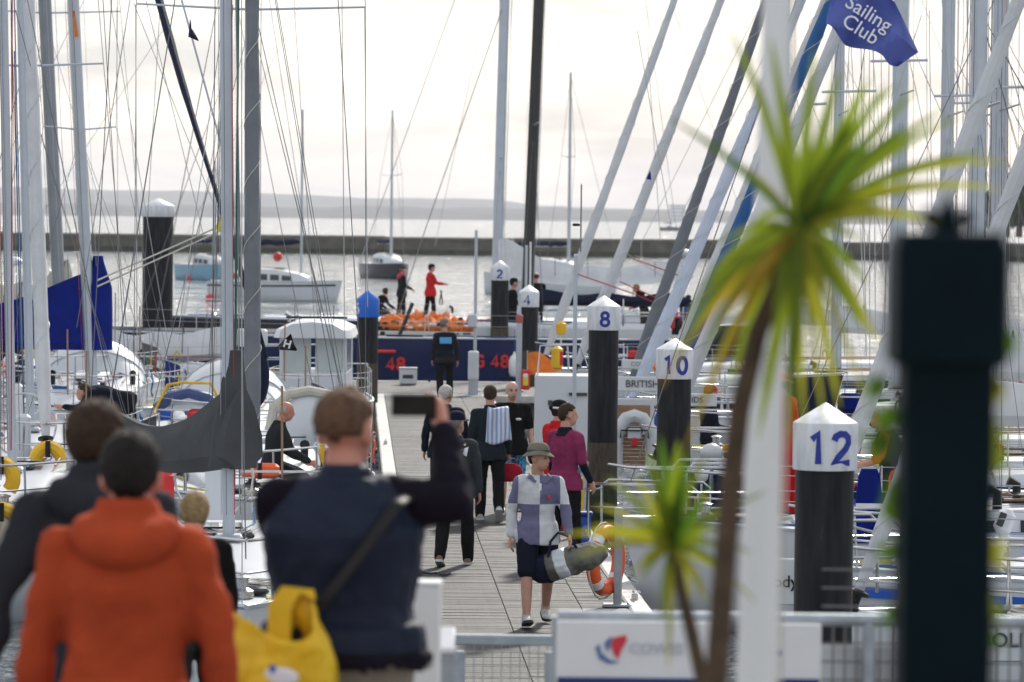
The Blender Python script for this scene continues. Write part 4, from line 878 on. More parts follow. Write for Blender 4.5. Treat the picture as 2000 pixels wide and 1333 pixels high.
for (root, sheer, P), q in zip(YR, [[((1255, 470), (1480, 20)), ((1240, 500), (1330, 520))], [((1265, 90), (1290, 470)), ((1215, 490), (1325, 560))], [((1330, 420), (1520, 60))], [((1245, 60), (1310, 440))], [((1660, 40), (1690, 640)), ((1720, 0), (1725, 520))], [((1640, 0), (1650, 700)), ((1800, 30), (1560, 780)), ((1815, 20), (1822, 560))], [((1950, 80), (1850, 420)), ((1840, 0), (1870, 380)), ((1680, 0), (1692, 700))]]):
    for a, b_ in q: line(root, a, b_, root.location.y, None, wirel, .007)
for a, b_ in (((1235, 505), (1330, 540)), ((1125, 535), (1240, 575)), ((1240, 575), (1345, 620)), ((1210, 550), (1300, 590))): line(YR[1][0], a, b_, 79, None, rope_r, .012, 'furling_line')
# extra thin stays over the crowded right part
random.seed(21)
for i in range(26):
    x0 = random.uniform(1640, 1990); root = random.choice(YR[2:7])[0]
    line(root, (x0, -10), (x0 + random.choice((random.uniform(-14, 10), random.uniform(-110, 60))), random.uniform(480, 760)), root.location.y + random.uniform(-1, 1), None, random.choice((wire, wirel, wirel)), .0065)
for (x0, x1, y0, Y) in ((1605, 1712, 180, 62), (1565, 1615, 205, 58), (1825, 1935, 188, 62), (1865, 1935, 202, 66), (1915, 2010, 172, 57), (1700, 1812, 120, 60)):
    line(YR[4][0], (x0, y0), (x1, y0 - 2), Y, None, alul, .022, 'spreader')
# ================================================================ PEOPLE
skin = mat('skin', (.50, .27, .19), .55, var=.12, scale=18, bump=.15, bscale=60)
skin_r = mat('skin_ruddy', (.55, .24, .17), .55, var=.14, scale=18, bump=.15, bscale=60)
skin_p = mat('skin_pale', (.56, .34, .26), .55, var=.12, scale=18, bump=.15, bscale=60)
lip = mat('lip', (.30, .09, .08), .5, var=0); eyem = mat('eye_dark', (.03, .022, .02), .3, var=0); browm = mat('brow_hair', (.10, .06, .04), .8, var=.2)
h_brown = mat('brown_hair', (.045, .026, .016), .75, var=.35, scale=30, bump=.8, bscale=70, spec=.2); h_sandy = mat('sandy_hair', (.12, .068, .040), .75, var=.3, scale=30, bump=.8, bscale=70, spec=.2)
h_white = mat('white_hair', (.52, .50, .47), .75, var=.2, scale=30, bump=.8, bscale=70, spec=.2); h_dark = mat('dark_hair', (.016, .013, .012), .75, var=.3, scale=30, bump=.8, bscale=70, spec=.2)
h_grey = mat('grey_hair', (.20, .18, .16), .75, var=.3, scale=30, bump=.8, bscale=70, spec=.2); h_blond = mat('blond_hair', (.30, .20, .10), .75, var=.3, scale=30, bump=.8, bscale=70, spec=.2)
def rm(o, vox, smooth=4, folds=0):
    m = o.modifiers.new('remesh', 'REMESH'); m.mode = 'VOXEL'; m.voxel_size = vox; m.use_smooth_shade = True
    s = o.modifiers.new('smooth', 'SMOOTH'); s.iterations = smooth; s.factor = .5
    if folds:
        d = o.modifiers.new('folds', 'DISPLACE'); d.texture = CT; d.strength = folds; d.mid_level = .5; d.texture_coords = 'LOCAL'
    return o
def seg(mb, a, b_, r0, r1, side=None, flat=1, n=5):
    """tapered limb piece with rounded ends"""
    a, b_ = Vector(a), Vector(b_); d = (b_ - a); L = d.length; d.normalize(); side = side or (V(1, 0, 0) if abs(d.x) < .8 else V(0, 1, 0))
    rings = []
    for u, k in ((-.75, .62), (-.35, .92), (0, 1)): rings.append(mb.ellring(a + d * u * r0, d, r0 * k, r0 * k * flat, side))
    for i in range(1, n):
        u = i / n; bul = 1 + .07 * sin(pi * u); r = (r0 + (r1 - r0) * u) * bul; rings.append(mb.ellring(a + d * L * u, d, r, r * flat, side))
    for u, k in ((0, 1), (.35, .92), (.75, .62)): rings.append(mb.ellring(b_ + d * u * r1, d, r1 * k, r1 * k * flat, side))
    mb.loft(rings)
def rz3(a): return Matrix.Rotation(a, 3, 'Z')
def rx3(a): return Matrix.Rotation(a, 3, 'X')
def dirv(fwd, out=0):        # limb direction: fwd swing angle (deg) from straight down, out angle
    f, o = radians(fwd), radians(out)
    return V(sin(o), sin(f) * cos(o), -cos(f) * cos(o))
def person(label, pos, face, H=1.78, lean=0, legs=((0, 0), (0, 0)), arms=((5, 15, 7), (5, 15, 7)), head=(0, 0), top=None, sleeve=1.0, bottoms=None, leglen=1.0, shoe=None, skinm=None, hair=None, hairstyle='short', hat=None, hatm=None, vox=.012, bulk=1.0, hood=None, facefeat=False, group='people', hem=.0, collar=None, topfold=.034, sink=0, seat=None, vest=None, hand_pose=.5, longhair=False, under=None, neck=0):
    """legs: (thigh fwd deg, knee bend deg) right, left; arms: (swing fwd, elbow bend fwd, out[, forearm out]) right, left. faces local +y."""
    s = H / 1.78
    root = thing('person', label, 'person', pos, face, group)
    sk = skinm or skin
    J = {}
    # legs in pelvis frame
    hipw = .095
    low = 0
    L_ = []
    for i, sg in enumerate((1, -1)):
        th, kn = legs[i][0], legs[i][1]; hp = V(sg * hipw, 0, 0); kd = dirv(th, sg * (legs[i][2] if len(legs[i]) > 2 else 2)); k = hp + kd * .43; sd_ = dirv(th - kn, sg * 1); a = k + sd_ * .415
        pitch = legs[i][3] if len(legs[i]) > 3 else 0
        L_.append((hp, k, a, th - kn, pitch)); low = min(low, a.z - .085 - max(0, sin(radians(abs(pitch))) * .10))
    pel = V(0, 0, -low - sink) if seat is None else V(0, 0, seat)
    ln = radians(lean); sp = V(0, sin(ln), cos(ln)); R = rx3(-ln)
    P_ = lambda v: pel + R @ V(*v)
    sho = [P_((.178 * bulk ** .5, 0, .468)), P_((-.178 * bulk ** .5, 0, .468))]
    neck0 = P_((0, -.01, .53)); hc = P_((0, .045, .698 + neck)) if abs(lean) < 40 else P_((0, .06, .66)); HY, HP = radians(head[0]), radians(head[1])
    HR = rz3(HY) @ rx3(-HP)
    body = MB()
    # torso
    def torso(mb, g=0, z0=-.10, z1=.53, w=1.0):
        prof = [(-.10, .155, .105), (-.03, .168, .118), (.06, .158, .108), (.16, .148, .10), (.28, .165, .112), (.37, .180, .118), (.43, .174, .108), (.48, .135, .090), (.515, .092, .074), (.545, .066, .064)]
        rings = []
        for z, rx_, ry_ in prof:
            if z < z0 - .001 or z > z1 + .02: continue
            k = (bulk if z < .4 else bulk ** .6) * w
            rings.append(mb.ellring(P_((0, (bulk - 1) * .05 * (1 if z < .3 else 0), z)), sp, rx_ * k + g, ry_ * k + g, R @ V(1, 0, 0)))
        mb.loft(rings)
    torso(body, -.012)
    seg(body, neck0 - sp * .03, hc - HR @ V(0, .03, .07), .058, .055)
    # head
    hd = lambda v: hc + HR @ V(*v)
    HE = lambda c, r: body.ell(hd(c), r, 14, 10, HR)
    HE((0, -.012, .038), (.081, .102, .092)); HE((0, .022, -.035), (.066, .075, .080)); HE((0, .045, -.085), (.036, .034, .026)); HE((0, .066, .03), (.05, .03, .03))
    body.loft([[hd(q) for q in ((-.012, .085, .03), (.012, .085, .03), (.006, .10, .03), (-.006, .10, .03))], [hd(q) for q in ((-.018, .085, -.025), (.018, .085, -.025), (.010, .118, -.022), (-.010, .118, -.022))], [hd(q) for q in ((-.012, .08, -.038), (.012, .08, -.038), (.006, .10, -.036), (-.006, .10, -.036))]])
    for sg in (1, -1): body.ell(hd((sg * .078, -.012, -.005)), (.014, .024, .034), 8, 6, HR)
    hands = []; armp = []
    for i, sg in enumerate((1, -1)):
        A = arms[i]
        if isinstance(A[0], (tuple, list, Vector)): el, wr = Vector(A[0]) + pel, Vector(A[1]) + pel
        else:
            el = sho[i] + (rx3(-ln * .5) @ dirv(A[0], sg * A[2])) * .29; fo = A[3] if len(A) > 3 else A[2] * .3
            wr = el + dirv(A[0] + A[1], sg * fo) * .25
        armp.append((sho[i], el, wr))
        seg(body, sho[i], el, .048, .038); seg(body, el, wr, .038, .027)
        # hand: palm, four fingers and a thumb
        d = (wr - el).normalized(); inw = V(-sg, 0, 0); 
        if abs(d.x) > .8: inw = V(0, 0, -1)
        n_ = (inw - d * inw.dot(d)).normalized(); acr = d.cross(n_)         # n_: palm side
        pc = wr + d * .05
        seg(body, wr, wr + d * .085, .03, .036, acr, .5)
        for f in range(4):
            b0 = wr + d * .088 + acr * (-.028 + f * .0187); ln1 = (.040, .046, .043, .034)[f]; cu = hand_pose * 1.1
            k1 = b0 + (d * cos(cu * .6) + n_ * sin(cu * .6)) * ln1; k2 = k1 + (d * cos(cu * 1.4) + n_ * sin(cu * 1.4)) * ln1 * .85
            seg(body, b0, k1, .0098, .0092, n=2); seg(body, k1, k2, .009, .0075, n=2)
        fw = acr if acr.y > 0 else -acr
        t0 = wr + d * .025 + fw * .028; t1 = t0 + (d * .7 + fw * .5 + n_ * .35).normalized() * .042; t2 = t1 + (d * .9 + n_ * .35).normalized() * .032
        seg(body, t0, t1, .0125, .0105, n=2); seg(body, t1, t2, .0105, .008, n=2)
        hands.append((wr, pc, d, n_))
    for hp, k, a, ang, pit in L_:
        hp, k, a = hp + pel, k + pel, a + pel
        seg(body, hp, k, .078, .052); seg(body, k, k + (a - k) * .35, .052, .056); seg(body, k + (a - k) * .35, a, .055, .036); seg(body, a, a + V(0, .03, -.04), .038, .036)
    SM = Matrix.Scale(s, 4)
    bo = body.xf(SM).build('body', sk, root); rm(bo, vox, 3)
    def garment(name, mb, m, fold, v=None): return rm(mb.xf(SM).build(name, m, root), v or max(vox * 1.25, .012), 5, fold)
    if bottoms:
        mb = MB(); rings = []
        for z, rx_, ry_ in ((-.13, .15, .11), (-.08, .165, .122), (0, .172, .125), (.06, .162, .114), (.10, .158, .108)): rings.append(mb.ellring(P_((0, (bulk - 1) * .05, z)), sp, rx_ * bulk + .004, ry_ * bulk + .004, R @ V(1, 0, 0)))
        mb.loft(rings)
        for hp, k, a, ang, pit in L_:
            hp, k, a = hp + pel, k + pel, a + pel
            if leglen >= .99: seg(mb, hp, k, .102, .078); seg(mb, k, a + (a - k).normalized() * .02, .078, .066)
            else: seg(mb, hp, hp + (k - hp) * leglen * 2, .106, .098)
        garment('trousers' if leglen >= .99 else 'shorts', mb, bottoms, .026)
    if top:
        mb = MB(); torso(mb, .018, -.10 - hem, .53)
        if hem: mb.loft([mb.ellring(P_((0, (bulk - 1) * .05, z)), sp, r_ * bulk + .024, (r_ - .045) * bulk + .024, R @ V(1, 0, 0)) for z, r_ in ((-.10 - hem, .202), (-.04, .198), (.08, .165))])
        for a, e, w_ in armp:
            mid = (a + e) / 2; cl = a + (P_((0, 0, .50)) - a) * .45
            seg(mb, cl, a, .062, .070)
            if sleeve >= .99: seg(mb, a, e, .072, .056); seg(mb, e, w_ - (w_ - e) * .04, .056, .043)
            elif sleeve > 0: seg(mb, a, a + (e - a) * sleeve * 2, .072, .064)
        garment('top', mb, top, topfold)
    if under:
        mb = MB()
        for a, e, w_ in armp: seg(mb, a, e, .058, .047); seg(mb, e, w_ - (w_ - e) * .04, .047, .036)
        garment('undersleeve', mb, under, .006)
    if vest:
        mb = MB(); torso(mb, .03, -.10 - hem, .53); mb.loft([mb.ellring(P_((0, (bulk - 1) * .05, z)), sp, r_ * bulk + .036, (r_ - .045) * bulk + .036, R @ V(1, 0, 0)) for z, r_ in ((-.13 - hem, .176), (-.02 if hem > -.1 else .04, .178), (.10, .168))])
        for sgn in (1, -1): seg(mb, P_((sgn * .08, 0, .475)), P_((sgn * .185, 0, .455)), .075, .07)
        garment('vest', mb, vest, topfold)
    if collar:
        mb = MB(); mb.loft([mb.ellring(neck0 + sp * z, sp, r_, r_ * 1.02, V(1, 0, 0)) for z, r_ in ((-.05, .115), (-.01, .090), (.03, .080), (.048, .078))])
        garment('collar', mb, collar, .006)
    if hood:
        mb = MB(); 
        for k in range(9):
            a = pi * (k / 8) ; a2 = pi * ((k + 1) / 8)
            if k < 8: seg(mb, neck0 + R @ V(.115 * cos(a), -.02 - .085 * sin(a), .0 - .05 * sin(a)), neck0 + R @ V(.115 * cos(a2), -.02 - .085 * sin(a2), .0 - .05 * sin(a2)), .045 + .022 * sin(a), .045 + .022 * sin(a2))
        mb.loft([mb.ellring(neck0 + sp * z, sp, r_, r_, V(1, 0, 0)) for z, r_ in ((-.06, .125), (.0, .105), (.05, .094), (.085, .088))])
        garment('hood', mb, hood, .01)
    if shoe:
        for hp, k, a, ang, pit in L_:
            a = a + pel; FR = rx3(radians(pit)) ; mb = MB()
            q = lambda v: a + FR @ V(*v)
            prof = [(-.075, .030, .045), (-.05, .042, .06), (0, .044, .075), (.06, .046, .055), (.12, .048, .038), (.16, .040, .028), (.185, .018, .02)]
            mb.loft([[q((x_ * w_, y_, -.085 + (z_ * h_))) for x_, z_ in ((-1, 0), (1, 0), (1.02, .5), (.8, 1.1), (.4, 1.45), (-.4, 1.45), (-.8, 1.1), (-1.02, .5))] for y_, w_, h_ in prof])
            seg(mb, q((0, -.01, -.04)), q((0, -.012, .03)), .046, .043)
            so_ = rm(mb.xf(SM).build('shoe', shoe[0], root), .012, 2)
            if len(shoe) > 1: MB().loft([[q((x_ * (w_ + .004), y_ * 1.03, z_)) for x_, z_ in ((-1, -.088), (1, -.088), (1, -.062), (-1, -.062))] for y_, w_, h_ in prof]).xf(SM).build('sole', shoe[1], so_)
    if hair:
        mb = MB(); n, m_ = 30, 20; vs = []; keep = {}
        for i in range(m_ + 1):
            for k in range(n):
                th, ph = pi * i / m_, 2 * pi * k / n
                x, y, z = sin(th) * cos(ph), sin(th) * sin(ph), cos(th)
                thr = (.42 if y > .45 else .12 if y > -.05 else max(-.78, .12 + (y + .05) * 2.2) if hairstyle != 'crop' else max(-.45, .12 + (y + .05) * 1.6)) if not longhair else (-.9 if y < .35 else .3)
                thick = (.009 if not longhair else .014) * max(-.6, min(1, (z - thr) / .35)) if hairstyle != 'bald' else .002
                jitter = .007 * noise.noise(V(x * 7, y * 7, z * 7 + H * 9))
                vs.append(hd((x * (.083 + thick + jitter), -.014 + y * (.104 + thick + jitter), .040 + z * ((.094 if z > 0 else .128) + thick + jitter * 2))))
                front = y > .0
                if hairstyle == 'bald': keep[(i, k)] = (-.55 < z < .35) and y < .05
                elif longhair: keep[(i, k)] = (z > .30) if y > .35 else z > -1.05
                else: keep[(i, k)] = z > thr + .06 * noise.noise(V(x * 9, y * 9, 1))
        fs = []
        for i in range(m_):
            for k in range(n):
                a, b_ = (i, k), (i, (k + 1) % n)
                if keep[a] and keep[b_] and keep[(i + 1, k)] and keep[(i + 1, (k + 1) % n)]:
                    fs.append((i * n + k, (i + 1) * n + k, (i + 1) * n + (k + 1) % n, i * n + (k + 1) % n))
        o = MB().add(vs, fs).xf(SM).build('hair', hair, root); so2 = o.modifiers.new('thick', 'SOLIDIFY'); so2.thickness = .016; so2.offset = -1
        if longhair == 'tail': rm_ = MB().ell(hd((0, -.125, .05)), (.04, .045, .045), 10, 8, HR).xf(SM).build('bun', hair, root)
    if hat in ('cap', 'bucket', 'beanie'):
        mb = MB(); rings = []
        for z, r_ in ((.06, 1.0), (.085, 1.0), (.12, .93), (.150, .70), (.163, .35), (.168, .03)): rings.append([hd((r_ * .096 * cos(a), -.012 + r_ * .116 * sin(a), z)) for a in [2 * pi * k / 18 for k in range(18)]])
        ho_ = mb.loft(rings).xf(SM).build('hat', hatm, root)
        if hat == 'cap':
            MB().loft([[hd((x_ * .075, y_, .064 - .012 * abs(x_) ** 2 * 1.5 - dz)) for x_, y_ in ((-1, .06), (-.9, .13), (-.5, .175), (0, .19), (.5, .175), (.9, .13), (1, .06))] for dz in (0, .008)]).xf(SM).build('peak', hatm, ho_)
        if hat == 'bucket':
            rr = []
            for r_, z in ((.97, .080), (1.2, .062), (1.46, .036), (1.44, .030), (1.18, .054), (.93, .068)): rr.append([hd((r_ * .096 * cos(a), -.012 + r_ * .112 * sin(a), z + .012 * sin(2 * a + .5))) for a in [2 * pi * k / 22 for k in range(22)]])
            MB().loft(rr, cap=False).xf(SM).build('brim', hatm, ho_)
            MB().loft([[hd((r_ * .0975 * cos(a), -.012 + r_ * .1175 * sin(a), z)) for a in [2 * pi * k / 18 for k in range(18)]] for z, r_ in ((.068, 1.015), (.09, 1.01))], cap=False).xf(SM).build('hat_band', cov_grey, ho_)
    if facefeat:
        for sg in (1, -1):
            MB().ell(hd((sg * .031, .088, .012)), (.013, .007, .007), 8, 6, HR).xf(SM).build('eye', eyem, root)
            MB().ell(hd((sg * .032, .092, .034)), (.02, .006, .005), 8, 6, HR).xf(SM).build('eyebrow', browm if hair is None or hair not in (h_white,) else h_grey, root)
        MB().ell(hd((0, .092, -.062)), (.023, .007, .0075), 8, 6, HR).xf(SM).build('mouth', lip, root)
    return root, lambda v: SM @ P_(v), [(SM @ a, SM @ b_, d, n_) for a, b_, d, n_ in hands], lambda v: SM @ hd(v), SM
UP = 0; TOC = pi     # facing away from / towards the camera
trs_blk = cloth('black_trousers', (.016, .016, .018)); trs_navy = cloth('navy_trousers', (.018, .022, .035)); trs_beige = cloth('stone_trousers', (.30, .26, .21)); trs_grey = cloth('grey_trousers', (.12, .12, .125)); trs_olive = cloth('olive_trousers', (.085, .075, .05))
top_dk = cloth('dark_jacket', (.075, .085, .10)); top_navy = cloth('navy_top', (.016, .022, .045)); top_char = cloth('charcoal_top', (.045, .052, .062)); top_blk = cloth('black_tee', (.012, .012, .013))
top_red = cloth('red_jacket', (.62, .018, .022)); top_pink = cloth('pink_shirt', (.28, .035, .115)); top_or = cloth('orange_fleece', (.48, .070, .024)); top_grn = cloth('green_jacket', (.020, .030, .026))
top_or2 = cloth('orange_tee', (.72, .20, .03)); vest_navy = mat('navy_gilet', (.005, .011, .032), .65, var=.12, scale=4, bump=.5, bscale=5, spec=.3); slv = cloth('dark_violet_sleeve', (.018, .014, .027)); top_slate = cloth('slate_jacket', (.055, .060, .075)); sh_navy = cloth('navy_shorts', (.014, .018, .045))
shoe_tan = mat('tan_boot', (.22, .14, .09), .7, var=.15); shoe_w = mat('pale_trainer', (.45, .46, .46), .6, var=.25, scale=30); shoe_b = mat('black_shoe', (.015, .015, .016), .5, var=.1); sole_w = mat('pale_sole', (.62, .62, .60), .6, var=.05)
cap_navy = cloth('navy_cap', (.012, .018, .05), .2); cap_blk = cloth('black_cap', (.015, .015, .016), .2); hat_ol = cloth('olive_hat', (.205, .19, .145), .5); cap_red = cloth('red_cap', (.45, .05, .03), .2)
# quartered rugby shirt
rg = bpy.data.materials.new('quartered_cotton'); rg.use_nodes = True; t = rg.node_tree; b = t.nodes['Principled BSDF']; b.inputs['Roughness'].default_value = .85; b.inputs['Specular IOR Level'].default_value = .2
tcn = t.nodes.new('ShaderNodeTexCoord'); sx = t.nodes.new('ShaderNodeSeparateXYZ'); t.links.new(tcn.outputs['Object'], sx.inputs[0])
def mth(op, a, v=None):
    n = t.nodes.new('ShaderNodeMath'); n.operation = op
    for i, q in enumerate((a, v)):
        if q is None: continue
        if hasattr(q, 'is_linked') or hasattr(q, 'links'): t.links.new(q, n.inputs[i])
        else: n.inputs[i].default_value = q
    return n.outputs[0]
ax = mth('ABSOLUTE', sx.outputs[0]); arm = mth('GREATER_THAN', ax, .205)
sidex = mth('GREATER_THAN', sx.outputs[0], 0.0); upz = mth('GREATER_THAN', sx.outputs[2], 1.20)
x1 = mth('ABSOLUTE', mth('SUBTRACT', sidex, upz)); x2 = mth('ABSOLUTE', mth('SUBTRACT', x1, arm))
mixc = t.nodes.new('ShaderNodeMixRGB'); mixc.inputs[1].default_value = (.60, .61, .64, 1); mixc.inputs[2].default_value = (.15, .15, .25, 1); t.links.new(x2, mixc.inputs[0]); t.links.new(mixc.outputs[0], b.inputs['Base Color'])
n2 = t.nodes.new('ShaderNodeTexNoise'); n2.inputs['Scale'].default_value = 10; bp = t.nodes.new('ShaderNodeBump'); bp.inputs['Strength'].default_value = .6; bp.inputs['Distance'].default_value = .02; t.links.new(tcn.outputs['Object'], n2.inputs[0]); t.links.new(n2.outputs[0], bp.inputs['Height']); t.links.new(bp.outputs[0], b.inputs['Normal'])
DZ = .502
def stand(px, py, z=DZ): return onz(px, py, z)
# 1 man walking towards the camera with a holdall
p = stand(1048, 1222)
w1, W1, hn1, hd1, s1 = person('man in quartered lilac and white rugby shirt and bucket hat carrying a holdall', p, pi + .12, 1.80, 3, ((16, 4, 3, 14), (-10, 22, 3, -14)), ((-14, 22, 13), (12, 14, 17)), head=(50, 0), top=rg, bottoms=sh_navy, leglen=.46, shoe=(shoe_w, shoe_b), hair=h_brown, hat='bucket', hatm=hat_ol, vox=.0085, facefeat=True, hem=.03, collar=None)
MB().ell(W1((-.085, .135, .335)), (.018, .008, .022), 8, 6).build('crest', redp, w1)
colm = cloth('lilac_collar', (.20, .19, .30))
for sg in (1, -1):
    MB().loft([[W1((sg * .02, .085, .50)), W1((sg * .085, .055, .545)), W1((sg * .09, -.03, .555))], [W1((sg * .05, .125, .47)), W1((sg * .12, .08, .52)), W1((sg * .12, -.03, .535))]], False, False).build('collar', colm, w1)
MB().loft([[W1((x_, .134 - abs(x_) * .3, z_)) for x_ in (-.014, .014)] for z_ in (.33, .40, .47)], False, False).build('placket', whitet, w1)
# holdall
hb_ = thing('holdall', 'grey white and navy sailing holdall held by the man in the rugby shirt', 'bag', at(1108, 1100, p.y - .1), -.35)
hb_.rotation_euler = (0, -.30, -.15)
mb = MB(); sec = [(-.40, .25), (-.33, .72), (-.15, 1), (.10, 1.06), (.28, .82), (.40, .3)]
mats_ = []
def bagsec(k, x, g=0): return [V(x, (.145 + g) * k * cos(a), (.155 + g) * k * sin(a) * (1.0 if sin(a) > 0 else .9)) for a in [2 * pi * q / 14 for q in range(14)]]
CT2 = bpy.data.textures.new('bag_folds', 'CLOUDS'); CT2.noise_scale = .22
for nm_, sc_, g_, m_ in (('shell', sec, 0, mat('bag_grey', (.13, .135, .115), .75, var=.2, bump=.4, bscale=9)), ('navy_end', ((-.402, .25), (-.33, .72), (-.19, .95)), .005, cov_navy), ('white_band', ((-.12, 1.01), (-.05, 1.03), (.02, 1.045)), .006, gel2)):
    o = rm(MB().loft([bagsec(k, x, g_) for x, k in sc_]).build(nm_, m_, hb_), .014, 3); dd = o.modifiers.new('folds', 'DISPLACE'); dd.texture = CT2; dd.strength = .12; dd.texture_coords = 'LOCAL'
for yy in (-.1, .1): MB().tube([V(-.15, yy, .11), V(-.09, yy * .6, .25), V(0, yy * .3, .31), V(.09, yy * .6, .25), V(.15, yy, .11)], (.014), 5).build('handle', cov_navy, hb_)
# 2 man in navy cap and dark jacket walking away
p = stand(888, 1104)
w2, W2, hn2, hd2, s2 = person('man in navy cap and charcoal jacket with white back print walking away', p, -.12, 1.78, 3, ((14, 6, 4), (-10, 20, 4, -18)), ((-4, 14, 13), (10, 16, 12)), head=(-30, 0), top=top_dk, bottoms=trs_blk, shoe=(shoe_tan, sole_w), hair=h_grey, hat='cap', hatm=cap_navy, vox=.010, bulk=1.12, hem=.04, collar=top_dk)
for sg in (1, -1):
    MB().loft([[V(*W2((sg * .03, -.155, .40))), V(*W2((sg * .16, -.145, .45))), V(*W2((sg * .14, -.155, .34)))], [V(*W2((sg * .03, -.15, .40))), V(*W2((sg * .16, -.12, .45))), V(*W2((sg * .14, -.13, .34)))]]).build('back_print', whitet, w2, False)
MB().tube([W2((.13, .02, .53)), W2((.10, -.13, .46)), W2((.02, -.165, .25)), W2((-.1, -.165, .05))], [(.03, .012)] * 4, 8).build('strap', black, w2)
# 3 white haired man in navy
p = stand(868, 1010)
person('white haired man in navy jacket partly hidden behind the raised phone', p, -.05, 1.78, 4, ((8, 3), (-8, 8)), ((-8, 18, 16), (6, 16, 16)), head=(-25, 0), top=top_navy, bottoms=trs_navy, shoe=(shoe_b, sole_w), hair=h_white, vox=.011, bulk=1.1, hem=.04, collar=top_navy)
# 4 man with towel over shoulder
p = stand(955, 1016)
w4, W4, hn4, hd4, s4 = person('man in teal grey sweater with striped towel over his shoulder walking away', p, .02, 1.80, 4, ((-4, 32, 3, -50), (6, 2, 2)), ((6, 10, 12), (-6, 16, 11)), head=(0, 4), top=cloth('teal_grey_sweater', (.028, .045, .058)), bottoms=trs_blk, shoe=(shoe_w, sole_w), hair=h_brown, vox=.010, hem=.05, collar=cloth('teal_grey_collar', (.028, .045, .058)))
tw_m = bpy.data.materials.new('striped_towel'); tw_m.use_nodes = True; t = tw_m.node_tree; b = t.nodes['Principled BSDF']; b.inputs['Roughness'].default_value = .95
tcn = t.nodes.new('ShaderNodeTexCoord'); wv = t.nodes.new('ShaderNodeTexWave'); wv.inputs['Scale'].default_value = 5.5; wv.inputs['Distortion'].default_value = 1.2; rr_ = t.nodes.new('ShaderNodeValToRGB')
rr_.color_ramp.elements[0].color = (.70, .72, .76, 1); rr_.color_ramp.elements[0].position = .45; rr_.color_ramp.elements[1].color = (.26, .40, .68, 1); rr_.color_ramp.elements[1].position = .6
t.links.new(tcn.outputs['Object'], wv.inputs[0]); t.links.new(wv.outputs[0], rr_.inputs[0]); t.links.new(rr_.outputs[0], b.inputs['Base Color'])
def drape(root, f, nu, nv, m, name, th=.012):
    o = grid(nu, nv, f).build(name, m, root); q = o.modifiers.new('thick', 'SOLIDIFY'); q.thickness = th; return o
tow = thing('towel', 'pale blue and white striped towel over the walking man shoulder', 'towel', w4.location.copy(), w4.rotation_euler.z)
def towf(u, v):
    # from front chest over the shoulder and down the back; hangs a little off the back
    x = -.03 + .27 * u + .10 * (v - .3) * (u - .4); a = v * 1.0
    if a < .2: y, z = .15 - a * .5, .40 + a * .78
    elif a < .35: y, z = .05 - (a - .2) * 1.35, .556 - .02 * ((a - .2) / .15) - .05 * max(0, u - .4)
    else: y, z = -.155 - .02 * (a - .35) - .02 * sin(u * 9 + v * 3), .53 - (a - .35) * (.66 + .04 * sin(u * 4.2 + .4)) - .05 * max(0, u - .4)
    return W4((x, y - .014 * sin(u * 14), z - .02 * sin(u * 5)))
drape(tow, towf, 16, 24, tw_m, 'cloth')
# red bag in his hand
rbp = w4.matrix_basis @ hn4[0][1]
rb_ = thing('red_bag', 'small red drybag held by the man with the towel', 'bag', rbp + V(0.02, 0, -.2), 0)
MB().loft([[V(x * .16 * k, y * .09 * k, z) for x, y in ((-1, -.6), (-.6, -1), (.6, -1), (1, -.6), (1, .6), (.6, 1), (-.6, 1), (-1, .6))] for z, k in ((-.13, .6), (-.11, .95), (0, 1), (.07, .85), (.11, .45))]).build('shell', cloth('red_nylon', (.38, .012, .03)), rb_)
MB().tube([(-.09, 0, .08), (-.05, 0, .17), (.05, 0, .17), (.09, 0, .08)], .011, 5).build('handle', black, rb_)
# 5 bald man facing the camera, black tee, patterned blue shorts
shp = bpy.data.materials.new('patterned_blue_shorts'); shp.use_nodes = True; t = shp.node_tree; b = t.nodes['Principled BSDF']; b.inputs['Roughness'].default_value = .8
tcn = t.nodes.new('ShaderNodeTexCoord'); vn = t.nodes.new('ShaderNodeTexNoise'); vn.inputs['Scale'].default_value = 34; rr_ = t.nodes.new('ShaderNodeValToRGB'); rr_.color_ramp.interpolation = 'CONSTANT'
rr_.color_ramp.elements[0].color = (.02, .07, .16, 1); rr_.color_ramp.elements[1].position = .47; rr_.color_ramp.elements[1].color = (.07, .42, .68, 1)
t.links.new(tcn.outputs['Object'], vn.inputs[0]); t.links.new(vn.outputs[0], rr_.inputs[0]); t.links.new(rr_.outputs[0], b.inputs['Base Color'])
p = stand(997, 1000)
w5, W5, hn5, hd5, s5 = person('bald man in black tee and patterned blue shorts facing the camera', p, pi + .1, 1.80, 1, ((6, 4), (-6, 12)), ((2, 18, 12), (0, 14, 13)), head=(8, 2), top=top_blk, sleeve=.42, bottoms=shp, leglen=.45, shoe=(shoe_b, sole_w), skinm=skin_p, vox=.009, bulk=1.12, facefeat=True, hem=.05)
x_ = MB().ell(W5((-.08, .155, .33)), (.04, .01, .018), 10, 6); x_.build('chest_print', whitet, w5)
# 6 woman in black cap and red jacket
p = stand(1082, 1040)
w6, W6, hn6, hd6, s6 = person('woman in black cap and red sailing jacket beside the man in pink', p, -.9, 1.68, 3, ((3, 2), (-3, 3)), ((8, 50, 12), (8, 55, 12)), head=(-12, 4), top=top_red, bottoms=top_red, shoe=(shoe_b, sole_w), hair=h_dark, longhair='tail', hat='cap', hatm=cap_blk, vox=.011, hem=.06, collar=top_red)
MB().tube([hd6((.1 * cos(a), -.012 + .12 * sin(a), .05)) for a in [2 * pi * k / 14 for k in range(15)]], .014, 5).build('headband', whitet, w6)
